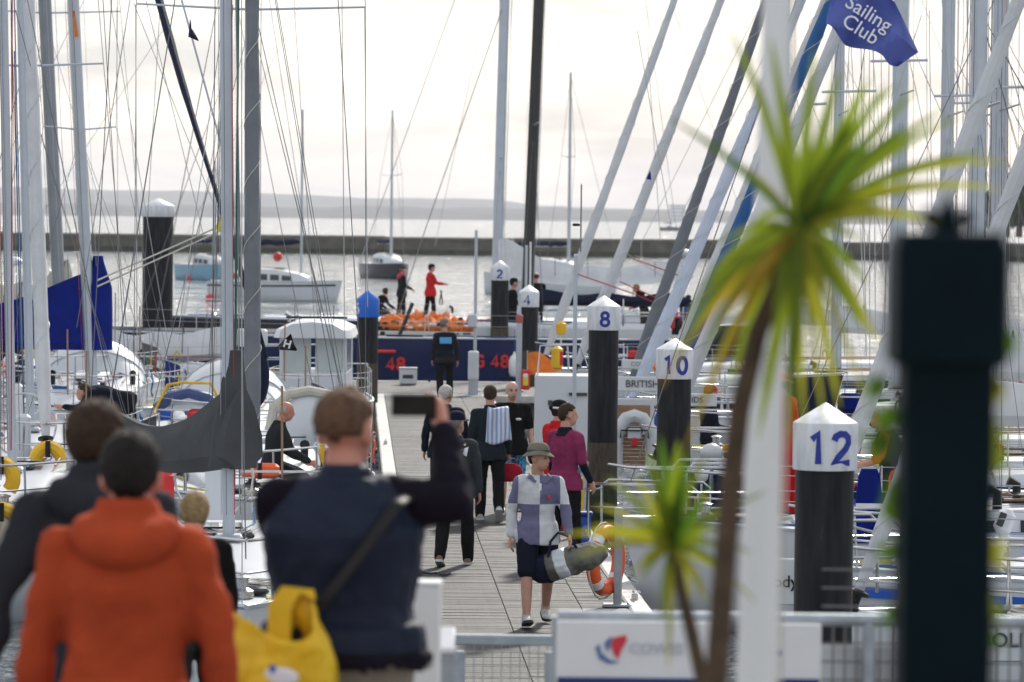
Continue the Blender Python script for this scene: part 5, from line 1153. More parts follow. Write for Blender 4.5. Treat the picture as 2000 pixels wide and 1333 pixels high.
# 7 man in pink shirt over dark wetsuit
p = stand(1102, 1098)
w7, W7, hn7, hd7, s7 = person('man in pink short sleeve shirt over navy base layer waiting by pile 8', p, -.75, 1.86, 0, ((4, 2, 3), (-4, 4, 3)), ((6, 26, 9), (4, 10, 9)), head=(-28, 0), top=top_pink, sleeve=.46, under=top_navy, hem=.02, bottoms=trs_blk, shoe=(shoe_b, sole_w), hair=h_brown, vox=.010, collar=top_navy)

MB().loft([[W7((.178 * cos(a) * 1.02, .13 * sin(a) * 1.03, z)) for a in [2 * pi * k / 16 for k in range(16)]] for z in (-.1, -.06)], cap=False).build('belt', cov_grey, w7)
# 8 man in vest at the pontoon end
p = stand(868, 782)
w8, W8, hn8, hd8, s8 = person('man in navy vest with pale blue back print walking to the pontoon end', p, .1, 1.80, 2, ((6, 3), (-8, 14)), ((-6, 16, 16), (6, 14, 13)), head=(-55, 0), top=cloth('plum_sleeve', (.05, .04, .052)), vest=top_navy, bottoms=trs_blk, shoe=(shoe_b, sole_w), hair=h_grey, vox=.013, hem=.03)
MB().rbox(W8((.0, -.165, .36)), (.26, .02, .14), .01).build('back_print', mat('pale_blue_print', (.10, .42, .75), .6, var=.1), w8)
# crew on the boats
def crew(label, px, py_feet, Y, **kw):
    q = at(px, py_feet, Y); return person(label, q, kw.pop('face', 0), group='crew on the boats', vox=.016, **kw)
c1 = crew('crew member in red jacket and black cap standing on the black yacht', 840, 622, 127, face=-1.2, H=1.80, legs=((7, 2, 6), (-7, 2, 6)), arms=((30, 55, 6), (38, 48, 6)), top=top_red, bottoms=trs_blk, shoe=(shoe_b,), hair=h_dark, hat='cap', hatm=cap_blk, hem=.10, collar=top_red, bulk=1.1)
q_ = at(862, 580, 127); lnp = thing('line_coil', 'dark coiled line held out by the crew member in red', 'rope', q_)
MB().tube([(-.03, 0, .22), (0, 0, .1), (.03, 0, -.1), (.05, .02, -.22), (-.02, 0, -.28), (-.06, 0, -.2), (-.02, 0, .05), (.01, 0, .2)], .022, 5).build('loop', black, lnp)
c2 = crew('crew member in dark jacket with pink hood standing on the black yacht', 784, 622, 127.5, face=-1.2, H=1.74, legs=((4, 2), (-4, 2)), arms=((14, 45, 4), (10, 60, 4)), top=top_grn, bottoms=trs_blk, shoe=(shoe_b,), hair=h_grey, hat='beanie', hatm=cloth('grey_beanie', (.10, .11, .12)), hem=.10, hood=cloth('pink_hood', (.62, .06, .10)))
c3 = crew('dark clothed crew member crouching behind the blue pile cap', 737, 640, 128.2, face=-1.0, H=1.70, lean=25, legs=((70, 95), (50, 100)), arms=((40, 20, 8), (30, 30, 8)), top=top_blk, bottoms=trs_blk, shoe=(shoe_b,), hair=h_dark, longhair=True)
c4 = crew('crew member in black between piles 2 and 4', 1000, 672, 104, face=-1.3, H=1.78, arms=((10, 80, 4), (10, 70, 4)), top=top_blk, bottoms=trs_navy, shoe=(shoe_b,), hair=h_dark, hat='cap', hatm=cap_blk)
c5 = crew('crew member in black jacket behind the cap of pile 4', 1046, 660, 108, face=.2, H=1.86, top=top_blk, bottoms=trs_navy, shoe=(shoe_b,), hair=h_brown, bulk=1.2, hairstyle='bald')
c6 = crew('crew member in brown and black oilskins right of pile 8', 1258, 668, 112, face=1.2, H=1.75, lean=20, arms=((20, 50, 8), (30, 50, 8)), top=top_blk, bottoms=trs_olive, shoe=(shoe_b,), hair=h_blond, hood=top_blk)
c7 = crew('crew member in bright red jacket behind the white furled sails', 1316, 680, 114, face=.8, H=1.75, lean=25, arms=((30, 40, 8), (30, 40, 8)), top=top_red, bottoms=trs_navy, shoe=(shoe_b,), hair=h_dark)
c8 = crew('crew member in blue top beside the one in bright red', 1336, 684, 115, face=-.5, H=1.72, lean=20, arms=((30, 40, 8), (30, 40, 8)), top=cloth('blue_top', (.03, .06, .25)), bottoms=trs_navy, shoe=(shoe_b,), hair=h_dark)
c9 = crew('man in red cap and dark gilet on the yacht between piles 10 and 12', 1382, 965, 62, face=-1.2, H=1.75, arms=((10, 70, 8), (10, 60, 8)), top=top_navy, bottoms=trs_navy, shoe=(shoe_b,), hair=h_brown, hat='cap', hatm=cap_red, collar=top_navy, skinm=skin_r)
c10 = crew('white haired man in orange shirt bending over the rail right of pile 12', 1748, 1090, 44, face=1.3, H=1.78, lean=14, arms=((30, 45, 10), (25, 50, 10)), top=top_or2, sleeve=.45, vest=top_char, bottoms=trs_olive, shoe=(shoe_b,), hair=h_white, bulk=1.15, skinm=skin_r)
c11 = crew('crew member in red oilskins and orange hat behind pile 12', 1540, 1010, 46, face=1.0, H=1.75, lean=8, arms=((20, 60, 8), (20, 60, 8)), top=top_red, bottoms=top_red, shoe=(shoe_b,), hair=h_dark, hat='bucket', hatm=orange)
c12 = crew('bald man in charcoal jacket sitting behind the furled sail', 528, 1012, 47, face=-1.3, H=1.76, lean=12, legs=((70, 80), (75, 80)), arms=((30, 30, 10), (30, 30, 10)), head=(-5, 8), top=top_char, bottoms=trs_navy, shoe=(shoe_b,), hair=h_white, hairstyle='bald', collar=top_char, skinm=skin_r)
c13 = crew('person in navy bending right over on the deck at the left', 245, 905, 55, face=1.35, H=1.75, lean=78, legs=((-8, 6), (6, 6)), arms=((70, 20, 10), (75, 20, 10)), top=top_navy, bottoms=trs_navy, shoe=(shoe_b,), hair=h_brown)
# foreground, on the quay
q = at(250, 815, 10.9); f1 = person('man in burnt orange hooded fleece seen from behind', V(q.x, 10.9, QZ), -.05, q.z - QZ + .005, 2, ((4, 3, 3), (-4, 5, 3)), ((-2, 12, 17), (2, 12, 16)), head=(4, 3), top=top_or, bottoms=trs_grey, shoe=(shoe_b, sole_w), hair=h_dark, hairstyle='short', vox=.011, bulk=1.03, hood=top_or, neck=-.03, hem=.10, topfold=.05, skinm=skin_r, group='people on the quay')
q = at(205, 752, 12.0); f2 = person('man in slate grey jacket half hidden behind the orange fleece', V(q.x - .02, 12.0, QZ), .12, q.z - QZ, 3, ((6, 3, 3), (-6, 6, 3)), ((-4, 16, 12), (-10, 22, 26)), head=(-30, 2), top=top_slate, bottoms=trs_olive, shoe=(shoe_b, sole_w), hair=h_brown, vox=.012, bulk=1.0, collar=top_slate, neck=-.03, hood=top_slate, hem=.08, topfold=.05, skinm=skin_r, group='people on the quay')
q = at(382, 960, 20.5); f3 = person('fair haired person in black sweater walking down the ramp', V(q.x, 20.5, rampz(20.5)), .1, q.z - rampz(20.5), 2, ((6, 3), (-6, 8)), ((4, 14, 10), (-6, 14, 10)), head=(-20, 12), top=top_blk, bottoms=trs_blk, shoe=(shoe_b, sole_w), hair=h_blond, longhair=True, vox=.012, hem=.06, group='people on the quay')
# photographer: vest, raised right arm with phone
q = at(690, 728, 12.0); Hf = q.z - QZ; sf = Hf / 1.78
fx_ = 675; q0 = at(fx_, 900, 12.0)
pos = V(q0.x, 12.0, QZ)
def loc(px, py, Y): return (at(px, py, Y) - pos) / sf
pel_z = .43 + .415 + .085 - .0006
el_ = loc(890, 985, 11.92) - V(0, 0, pel_z); wr_ = loc(868, 842, 12.12) - V(0, 0, pel_z)
el2 = V(-.19, .20, .27); wr2 = V(-.06, .36, .40)
f4 = person('man in navy gilet photographing the pontoon with a raised phone', pos, 0, Hf, 0, ((1.5, 0, 3), (-1.5, 0, 3)), ((el_, wr_), (el2, wr2)), head=(-22, 0), top=slv, vest=vest_navy, bottoms=trs_beige, shoe=(shoe_b, sole_w), hair=h_sandy, hairstyle='crop', vox=.010, bulk=1.24, collar=vest_navy, neck=-.034, skinm=skin_r, hem=-.12, topfold=.04, group='people on the quay', hand_pose=.75)
W4_ = f4[1]
MB().tube([W4_((.20, -.02, .49)), W4_((.16, -.15, .47)), W4_((.02, -.195, .28)), W4_((-.16, -.19, .05)), W4_((-.24, -.08, -.06))], [(.03, .012)] * 5, 8).build('strap', black, f4[0])
ph_ = thing('smartphone', 'black smartphone held up by the man in the navy gilet', 'phone', at(808, 792, 12.16), .05)
MB().rbox((0, 0, 0), (.142, .009, .070), .004).build('case', black, ph_); MB().rbox((0, -.0052, 0), (.130, .002, .064), .0005).build('screen', mat('phone_screen', (.018, .016, .014), .4, var=.5, scale=14, spec=.15), ph_)
yb = thing('yellow_bag', 'bright yellow carrier bag hanging at the left hip of the photographer', 'bag', at(536, 1282, 11.75), 0)
def ybf(u, v):
    a = u * 2 * pi; k = .140 * (1 + .16 * sin(3 * a + v * 4) + .08 * sin(7 * a)) * (.75 + .45 * sin(pi * min(1, .2 + v * .7))); 
    return V(k * cos(a) * 1.0, k * .45 * sin(a), -.20 + .30 * v + .07 * v * v * sin(2 * a + .6) + .04 * v * cos(a))
ym = mat('yellow_pvc', (.78, .50, .008), .45, var=.10, scale=5, bump=.5, bscale=7)
o = grid(34, 12, ybf).build('shell', ym, yb); o.modifiers.new('thick', 'SOLIDIFY').thickness = .006; o.modifiers.new('fine', 'SUBSURF').levels = 1; o.modifiers['fine'].render_levels = 1; dd = o.modifiers.new('crumple', 'DISPLACE'); dd.texture = CT; dd.strength = .09; dd.texture_coords = 'LOCAL'
MB().loft([[V(-.02, -.03, .05), V(.05, -.03, .04), V(.05, .03, .04), V(-.02, .03, .05)], [V(-.02, -.03, .16), V(.05, -.03, .15), V(.05, .02, .15), V(-.02, .02, .16)], [V(.02, -.03, .215), V(.08, -.03, .20), V(.08, .02, .20), V(.02, .02, .215)], [V(.12, -.025, .205), V(.125, -.025, .175), V(.125, .02, .175), V(.12, .02, .205)]]).build('flap', ym, yb)
for dx, dz in ((-.04, -.07), (.0, -.03)): MB().ell((dx, -.078, dz), (.010, .006, .014), 8, 6).build('blue_print', bluep, yb)
MB().ell((0.02, -.074, -.055), (.06, .006, .03), 10, 6).build('white_print', whitet, yb)
# ================================================================ POSTS, BOXES, SIGNS, PALMS
def fixture(name, label, cat, loc_, parts, rz=0, group=None):
    o = thing(name, label, cat, loc_, rz, group)
    for nm, mb, m in parts: mb.build(nm, m, o)
    return o
def pole(label, px, py_base, Y, py_top, wpx, m, zb=.45, extra=()):
    b_ = at(px, py_base, Y); t_ = at(px, py_top, Y); h = t_.z - zb; r = wpx / F * Y / 2
    parts = [('post', MB().tube([(0, 0, 0), (0, 0, h)], [r, r * .9], 10), m), ('base_plate', MB().rbox((0, 0, .02), (r * 6, r * 6, .04), .01), galv), ('cap', MB().tube([(0, 0, h), (0, 0, h + .03)], [r * 1.15, r * .6], 10), m)]
    return fixture('utility_pole', label, 'pole', (b_.x, b_.y, zb), parts + list(extra), group='poles on the pontoon')
pole('thin grey pole rising from the pedestal at the pontoon end', 927, 760, 88, 452, 7, alu, .5, [('junction_box', MB().rbox((-.06, -.06, 1.62), (.2, .14, .30), .02), alul)])
pole('tall pale grey pole between piles 4 and 8', 1119, 1005, 57, 500, 9, alul, .3, [('bracket', MB().tube([(.07, 0, 3.7), (.07, 0, 4.7)], .012, 6), wire), ('clamp', MB().rbox((0, 0, 4.1), (.11, .11, .04), .01), black)])
pole('thin pale pole just left of pile 4', 1013, 800, 88, 575, 7, alul, .5)
pole('thin white double pole behind pile 4', 1026, 700, 95, 482, 6, alul, .3, [('second_tube', MB().tube([(.1, 0, 0), (.1, 0, 3.6)], .025, 8), whitep)])
pd = onz(924, 772, .5)
fixture('service_pedestal', 'white and grey service pedestal at the pontoon end', 'pedestal', (pd.x, pd.y, .5), [('base', MB().rbox((0, 0, .16), (.22, .2, .36), .02), alu), ('cabinet', MB().rbox((0, 0, .66), (.24, .24, .66), .03), gel), ('door', MB().rbox((0, -.124, .66), (.19, .012, .55), .005), gel2), ('foot', MB().rbox((0, 0, .01), (.34, .3, .02), .005), bluep)])
pd = onz(797, 752, .5)
fixture('service_box', 'low white box with dark slot before the navy hull', 'box', (pd.x, pd.y, .5), [('cabinet', MB().rbox((0, 0, .2), (.42, .3, .40), .04), gel), ('slot', MB().rbox((0, -.152, .2), (.25, .01, .09), .004), cov_grey), ('lid', MB().rbox((0, 0, .40), (.44, .32, .03), .01), gel2)])
p = at(1022, 742, 84); yb_ = p.y
fixture('extinguisher_point', 'red fire extinguisher cabinet on a grey post beside pile 4', 'extinguisher', (p.x, p.y, .5), [('post', MB().rbox((-.1, .05, .85), (.13, .1, 1.75), .02), alu), ('post_cap', MB().rbox((-.1, .05, 1.78), (.16, .14, .2), .03), mat('faded_red', (.42, .10, .09), .6)), ('cabinet', MB().rbox((.05, -.06, p.z - .5), (.19, .14, .44), .03), redp), ('notice', MB().rbox((.05, -.134, p.z - .5), (.11, .006, .24), .002), mat('notice_yellow', (.75, .62, .08), .6)), ('notice_white', MB().rbox((.05, -.136, p.z - .40), (.10, .006, .08), .002), whitet)])
# lifebuoy on its grey post at the right pontoon edge
lp = onz(1206, 1176, .55)
fixture('lifebuoy_post', 'square grey post on the right pontoon edge carrying the lifebuoy', 'post', (lp.x, lp.y, .5), [('post', MB().rbox((0, 0, .5), (.085, .085, 1.05), .01), galv), ('base_plate', MB().rbox((0, 0, .015), (.3, .22, .03), .008), galv), ('bolt', MB().lathe((.11, -.07, .03), [(.016, 0), (.016, .02), (.005, .025)], 6), steel)])
ctr = at(1183, 1095, lp.y - .02)
lbz = thing('lifebuoy', 'orange ring lifebuoy with pale bands seen edge on', 'lifebuoy', ctr, radians(62))
def torus(R, r, a0, a1, n, m_=10, sx=1):
    return MB().tube([(R * cos(a) * sx, 0, R * sin(a)) for a in [a0 + (a1 - a0) * k / n for k in range(n + 1)]], r, m_)
torus(.30, .072, 0, 2 * pi, 32).build('ring', orangep, lbz)
for a in (.785, 2.356, 3.927, 5.498): torus(.30, .076, a - .14, a + .14, 5).build('reflective_band', whitet, lbz)
MB().tube([(.39 * cos(a), .0, .39 * sin(a) - (.03 * sin(2 * a))) for a in [2 * pi * k / 20 for k in range(21)]], .010, 5).build('grab_line', rope_w, lbz)
# blue power box and yellow post
pw = onz(1137, 1085, .5)
fixture('power_pedestal', 'blue power box with sockets next to pile 8', 'power box', (pw.x, pw.y, .5), [('cabinet', MB().rbox((0, 0, .24), (.2, .2, .48), .02), bluep), ('lid', MB().rbox((0, 0, .5), (.24, .24, .04), .01), mat('blue_lid', (.02, .05, .32), .5)), ('socket', MB().lathe((.04, -.10, .33), [(.045, 0), (.045, -.05), (.03, -.06)], 12, 'Y'), mat('socket_blue', (.05, .18, .55), .5)), ('cable', MB().tube([(.04, -.15, .32), (.1, -.2, .2), (.2, -.15, .05), (.3, .1, .03)], .012, 6), whitep)])
yp = onz(1133, 1045, .5)
fixture('yellow_post', 'short yellow post behind the blue power box', 'post', (yp.x, yp.y, .5), [('post', MB().rbox((0, 0, .35), (.07, .05, .75), .01), yellowp), ('foot', MB().rbox((0, 0, .01), (.16, .14, .02), .005), galv)])
# mooring lines on the left edge
ml = onz(790, 1118, .53)
mlo = thing('mooring_line', 'coil of dark mooring line lying on the left pontoon edge', 'rope', (ml.x, ml.y, .505))
pts = [V(.16 * cos(i * .45) * (1 + i * .004), .5 * sin(i * .45) * .5, .012 + .004 * (i % 9)) for i in range(60)] + [V(.3 + .03 * k, .1 * sin(k), .012) for k in range(8)]
MB().tube(pts, .012, 5).build('strand', cov_grey, mlo)
ch = onz(752, 880, .53); cho = thing('chain', 'dark chain hanging along the pale left pontoon edge', 'chain', (ch.x - .35, ch.y, .53))
for k in range(14): MB().tube([V(.0 + .035 * cos(a), k * .55 - 3, .01 + .05 * sin(a) * (k % 2) + .01) + V(0, .22 * sin(a) if k % 2 == 0 else .2 * cos(a), 0) for a in [2 * pi * q / 10 for q in range(11)]], .014, 4).build('link', wire, cho)
fixture('yellow_sign_panel', 'yellow frame panel at the pontoon edge left of the photographer', 'panel', V(at(630, 850, 52).x, 52, .9), [('panel', MB().rbox((0, 0, .2), (.06, .3, .75), .02), yellowp), ('bar', MB().tube([(-.08, 0, .58), (.2, 0, .60)], .02, 6), alul)])
# ---- ramp gate, white post, signboards
zz = rampz(20)
gL, gR = at(872, 1249, 20), at(1088, 1249, 20); gw = (gR - gL).length
gt = thing('ramp_gate', 'galvanised mesh gate at the head of the pontoon', 'gate', (gL.x, 20, 0), math.atan2(gR.y - gL.y, gR.x - gL.x))
gz = gL.z; gb = zz + .02
MB().rbox((gw / 2, 0, gz), (gw + .06, .05, .055), .008).build('top_rail', galv, gt)
for xx in (.06, gw * .955): MB().rbox((xx, 0, (gz + gb) / 2 - .03), (.075, .05, gz - gb - .06), .008).build('upright', galv, gt)
MB().rbox((gw / 2, 0, gb + .06), (gw, .04, .05), .008).build('bottom_rail', galv, gt)
for k in range(1, 12): MB().tube([(gw * k / 12, .0, gb + .05), (gw * k / 12, 0, gz - .02)], .0025, 4).build('mesh_wire', wirel, gt, False)
for k in range(1, 10): MB().tube([(.06, .004, gb + (gz - gb) * k / 10), (gw * .95, .004, gb + (gz - gb) * k / 10)], .0025, 4).build('mesh_wire', wirel, gt, False)
wp = at(827, 1333, 13.2); wt = at(827, 1141, 13.2)
fixture('white_post', 'blurred white square gate post beside the photographer', 'post', (wp.x, 13.2, QZ), [('post', MB().rbox((0, 0, (wt.z - QZ) / 2), (.115, .115, wt.z - QZ), .008), whitep), ('post_cap', MB().rbox((0, 0, wt.z - QZ + .006), (.121, .121, .012), .004), whitep)])
gp = at(873, 1262, 15)
fixture('short_post', 'grey hinge post with pale sloping top beside the white post', 'post', (gp.x, 15, QZ), [('post', MB().rbox((0, 0, (gp.z - QZ) / 2), (.07, .07, gp.z - QZ), .006), galv), ('post_cap', MB().rbox((0, .02, gp.z - QZ + .02), (.062, .16, .03), .008, Matrix.Rotation(.5, 3, 'X')), whitep)])
YS = 14.5; rl = at(1090, 1204, YS); rr = at(2010, 1216, YS)
fn = thing('railing', 'galvanised railing with mesh panel along the quay edge', 'railing', (rl.x, YS, QZ), 0)
dx = rr.x - rl.x; rzz = rl.z - QZ; slope = (rr.z - rl.z)
MB().tube([(0, 0, rzz), (dx, 0, rzz + slope)], .024, 10).build('top_rail', galv, fn)
MB().tube([(0, 0, .12), (dx, 0, .12)], .02, 8).build('bottom_rail', galv, fn)
for u in (0, .33, .66, 1): MB().tube([(dx * u, 0, 0), (dx * u, 0, rzz + slope * u)], .024, 8).build('upright', galv, fn)
for k in range(1, 18): MB().tube([(dx * (.56 + .025 * k), .01, .12), (dx * (.56 + .025 * k), .01, rzz - .02)], .004, 5).build('mesh_wire', wire, fn, False)
for k in range(1, 14): MB().tube([(dx * .56, .012, .12 + .07 * k), (dx, .012, .12 + .07 * k)], .004, 5).build('mesh_wire', wire, fn, False)
MB().rbox((dx * .72, .06, rzz / 2 + .02), (dx * .42, .01, rzz - .25), .003).build('backing_panel', mat('pale_mesh_banner', (.52, .54, .57), .6), fn)
def signboard(label, x0, y0, x1, y1, yb0, logo):
    a, c = at(x0, y0, YS - .08), at(x1, y1, YS - .08); wd, hh = c.x - a.x, (a.z - c.z) * 1.55
    o = thing('signboard', label, 'sign', (a.x + wd / 2, YS - .08, a.z - hh), 0, 'signboards on the railing')
    MB().rbox((0, 0, hh / 2), (wd, .02, hh), .004).build('panel', mat('sign_white', (.74, .75, .77), .45, var=.03), o)
    hb = at(x0, yb0, YS - .08).z - (a.z - hh)
    MB().rbox((0, -.013, hb - .075), (wd - .01, .006, .15), .001).build('blue_band', mat('sign_navy', (.008, .03, .16), .5), o)
    return o, wd, hh, (a.z - hh)
sb, wd, hh, zb_ = signboard('white sailing club signboard with red and blue emblem below the small palm', 1087, 1212, 1392, 1325, 1322, True)
def onsign(px, py): q = at(px, py, YS - .08); return V(q.x - sb.location.x, -.013, q.z - zb_)
def patch(name, pts, m, thick=.004):
    q = [onsign(*p_) for p_ in pts]; MB().loft([q, [v - V(0, thick, 0) for v in q]]).build(name, m, sb, False)
patch('emblem_red_sail', [(1196, 1246), (1222, 1240), (1224, 1250), (1214, 1268), (1207, 1286), (1200, 1280), (1194, 1262)], mat('emblem_red', (.62, .03, .05), .5, var=0))
patch('emblem_blue_sail', [(1180, 1256), (1194, 1242), (1192, 1262), (1186, 1272)], mat('emblem_blue', (.10, .17, .38), .5, var=0))
patch('emblem_swoosh', [(1163, 1264), (1170, 1258), (1174, 1274), (1190, 1288), (1210, 1292), (1188, 1296), (1170, 1286)], mat('emblem_blue', (.10, .17, .38), .5, var=0))
x = text_mb('COWES', .058, .004, .001); x.xf(Matrix.Translation(onsign(1282, 1267) - V(0, .004, 0)) @ Matrix.Rotation(pi / 2, 4, 'X')); MB.build(x, 'lettering', mat('sign_grey', (.52, .55, .61), .5, var=0), sb, False)
sb2, wd, hh, zb2 = signboard('plain white signboard right of the white flagpole', 1500, 1218, 1603, 1325, 1325, False)
MB().ell((-.055, -.012, hh - .11), (.012, .003, .014), 10, 6).build('emblem', mat('emblem_blue', (.1, .17, .38), .5), sb2)
# ---- white flagpole leaning slightly
fpb = at(1478, 1333, 9.0); fpt = at(1518, -40, 9.0)
ax_ = (fpt - fpb); k0 = (QZ - fpb.z) / ax_.z; base = fpb + ax_ * k0; topp = fpb + ax_ * 1.6
fp = thing('flagpole', 'blurred white flagpole standing among the palms', 'flagpole', base)
MB().tube([V(0, 0, 0), (fpb - base), (fpt - base), (topp - base)], [.052, .049, .032, .026], 14).build('pole', whitep, fp)
MB().lathe((0, 0, 0), [(.1, 0), (.1, .02), (.07, .05), (.055, .12)], 14).build('base_collar', galv, fp)
MB().tube([(fpb - base) + V(.055, -.02, 0), (fpt - base) + V(.04, -.02, 0)], .004, 5).build('halyard', rope_w, fp, False)
cl_ = (fpb - base) + ax_ * .45; MB().rbox(cl_ + V(0, -.05, 0), (.02, .03, .09), .006).build('cleat', steel, fp)
# ---- dark green lamp pillar
Yg = 5.6; Sg = Yg / F
gp = at(1838, 1333, Yg); gpt = at(1838, 470, Yg)
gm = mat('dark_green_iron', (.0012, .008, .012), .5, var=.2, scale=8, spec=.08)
lpz = lambda py: at(1838, py, Yg).z - QZ
lo = thing('iron_pillar', 'dark green square iron pillar with finial at the right', 'pillar', (gp.x, Yg, QZ))
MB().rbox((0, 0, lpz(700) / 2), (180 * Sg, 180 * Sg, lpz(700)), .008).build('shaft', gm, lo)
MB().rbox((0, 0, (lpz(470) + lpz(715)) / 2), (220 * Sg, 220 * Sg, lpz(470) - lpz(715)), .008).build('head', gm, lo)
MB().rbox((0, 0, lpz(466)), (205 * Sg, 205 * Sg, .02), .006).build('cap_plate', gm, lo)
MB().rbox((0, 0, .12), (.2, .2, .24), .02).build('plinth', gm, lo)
fin = MB().lathe((0, 0, lpz(466)), [(.03, 0), (.022, .012), (.012, .022), (.02, .032), (.012, .042), (.004, .062)], 12)
for sg in (1, -1): fin.tube([(0, 0, lpz(462)), (sg * .02, 0, lpz(440)), (sg * .038, 0, lpz(428)), (sg * .030, 0, lpz(414)), (sg * .018, 0, lpz(420))], .008, 6)
fin.build('finial', gm, lo)
# ---- palms
leaf_g = [mat('palm_leaf_green', (.17, .235, .014), .5, var=.25, scale=5, spec=.3), mat('palm_leaf_olive', (.20, .26, .018), .5, var=.25, scale=5, spec=.3), mat('palm_leaf_yellow', (.36, .36, .03), .55, var=.2, scale=5, spec=.3), mat('palm_leaf_dark', (.075, .15, .012), .45, var=.25, scale=5, spec=.35), mat('palm_leaf_orange', (.42, .28, .02), .6, var=.2, scale=5)]
for m_ in leaf_g:      # thin leaves let light through
    tt = m_.node_tree; pb = tt.nodes['Principled BSDF']; tl = tt.nodes.new('ShaderNodeBsdfTranslucent'); mxn = tt.nodes.new('ShaderNodeMixShader'); mxn.inputs[0].default_value = .58
    src = pb.inputs['Base Color'].links[0].from_socket; tt.links.new(src, tl.inputs[0]); tt.links.new(pb.outputs[0], mxn.inputs[1]); tt.links.new(tl.outputs[0], mxn.inputs[2]); tt.links.new(mxn.outputs[0], tt.nodes['Material Output'].inputs[0])
bark = mat('palm_bark', (.075, .048, .028), .9, var=.35, scale=14, bump=.8, bscale=30)
def leaf(root, c, tip, wd, m, droop=.05, twist=0):
    d = tip - c; L = d.length; dn = d.normalized(); view = V(0, 1, 0)
    sd_ = dn.cross(Matrix.Rotation(twist, 3, dn) @ view)
    if sd_.length < .1: sd_ = V(1, 0, 0)
    sd_.normalize(); nn = sd_.cross(dn); n = 10; rows = []
    for i in range(n + 1):
        u = i / n; wv = wd * (.55 + .45 * min(1, u * 3)) * (1 - u ** 2.2) ** .8 + .0006
        q = c + d * u + V(0, 0, droop * L * (4 * u * (1 - u)))
        rows.append([q - sd_ * wv + nn * wv * .35, q, q + sd_ * wv + nn * wv * .35])
    vs = [p for r_ in rows for p in r_]; fs = []
    for i in range(n):
        for j in (0, 1): a = i * 3 + j; fs.append((a, a + 1, a + 4, a + 3))
    MB().add(vs, fs).build('leaf', m, root)
def palm(label, trunk, rad, Y, heads, seed):
    random.seed(seed); T = [at(x, y, Y) for x, y in trunk]
    base = V(T[0].x, Y, QZ); root = thing('cordyline_palm', label, 'palm', base)
    b0 = T[0] + (T[0] - T[1]) * ((T[0].z - QZ) / (T[1].z - T[0].z)); b0.z = QZ; b0.x = T[0].x + (b0.x - T[0].x) * .3
    root.location = (b0.x, Y, QZ)
    MB().tube([V(0, 0, 0)] + [t_ - root.location for t_ in T], [rad * 1.25] + [rad * (1.05 - .3 * i / len(T)) for i in range(len(T))], 12).build('trunk', bark, root)
    for (cx, cy), tips, nrand, rl, ww in heads:
        c = at(cx, cy, Y) - root.location
        for (tx, ty, w_, mi_, dr) in tips: leaf(root, c + V(0, random.uniform(-.03, .03), 0), at(tx, ty, Y + random.uniform(-.18, .18)) - root.location, w_ * ww, leaf_g[mi_], dr, random.uniform(-.5, .5))
        for k in range(nrand):
            a = random.uniform(0, 2 * pi); el = random.uniform(-.3, 1.2); L = rl * random.uniform(.7, 1.05); dv = V(cos(a) * cos(el) * .9 + .25, sin(a) * cos(el) * 1.3, sin(el)).normalized() * L
            leaf(root, c, c + dv, .016 * ww, leaf_g[random.choice((0, 0, 1, 1, 3, 2))], random.uniform(.02, .14), random.uniform(-1, 1))
    return root
tipsA = [(1425, 60, .018, 1, .10), (1505, 70, .020, 1, .05), (1592, 90, .024, 0, .02), (1640, 130, .026, 0, .02), (1700, 150, .030, 1, .02), (1735, 160, .024, 0, .03), (1790, 175, .022, 0, .03), (1850, 210, .020, 0, .05), (1880, 225, .018, 1, .06), (1930, 300, .018, 1, .08), (1985, 320, .016, 2, .10), (1960, 370, .018, 2, .09), (1880, 360, .02, 0, .07), (1760, 250, .030, 3, .02), (1700, 260, .030, 3, .02), (1660, 230, .028, 3, .0), (1530, 180, .020, 1, .02), (1800, 420, .02, 2, .06), (1860, 440, .016, 2, .08), (1740, 400, .02, 0, .06), (1690, 470, .018, 1, .08),
         (1370, 690, .026, 0, .10), (1310, 720, .022, 1, .14), (1330, 640, .02, 1, .14), (1420, 760, .026, 1, .06), (1350, 840, .020, 2, .10), (1290, 760, .012, 4, .10), (1400, 640, .024, 4, .05), (1330, 900, .014, 4, .09), (1480, 860, .026, 1, .03), (1540, 880, .02, 0, .02), (1555, 740, .028, 0, .02), (1570, 850, .014, 2, .01), (1620, 700, .024, 3, .03), (1640, 800, .022, 2, .05), (1690, 650, .030, 1, .07), (1720, 680, .026, 2, .08), (1700, 560, .024, 0, .09), (1590, 640, .03, 3, .02), (1510, 640, .03, 0, .04), (1370, 560, .016, 1, .14), (1450, 320, .010, 2, .05), (1400, 480, .014, 1, .12), (1610, 830, .012, 2, .02), (1690, 780, .012, 2, .05)]
palm('tall cordyline palm with drooping yellow green leaves before the flagpole', [(1398, 1340), (1412, 1150), (1428, 950), (1445, 800), (1480, 650), (1530, 530), (1558, 450)], .024, 8.0, [((1560, 445), tipsA, 5, .40, .66)], 5)
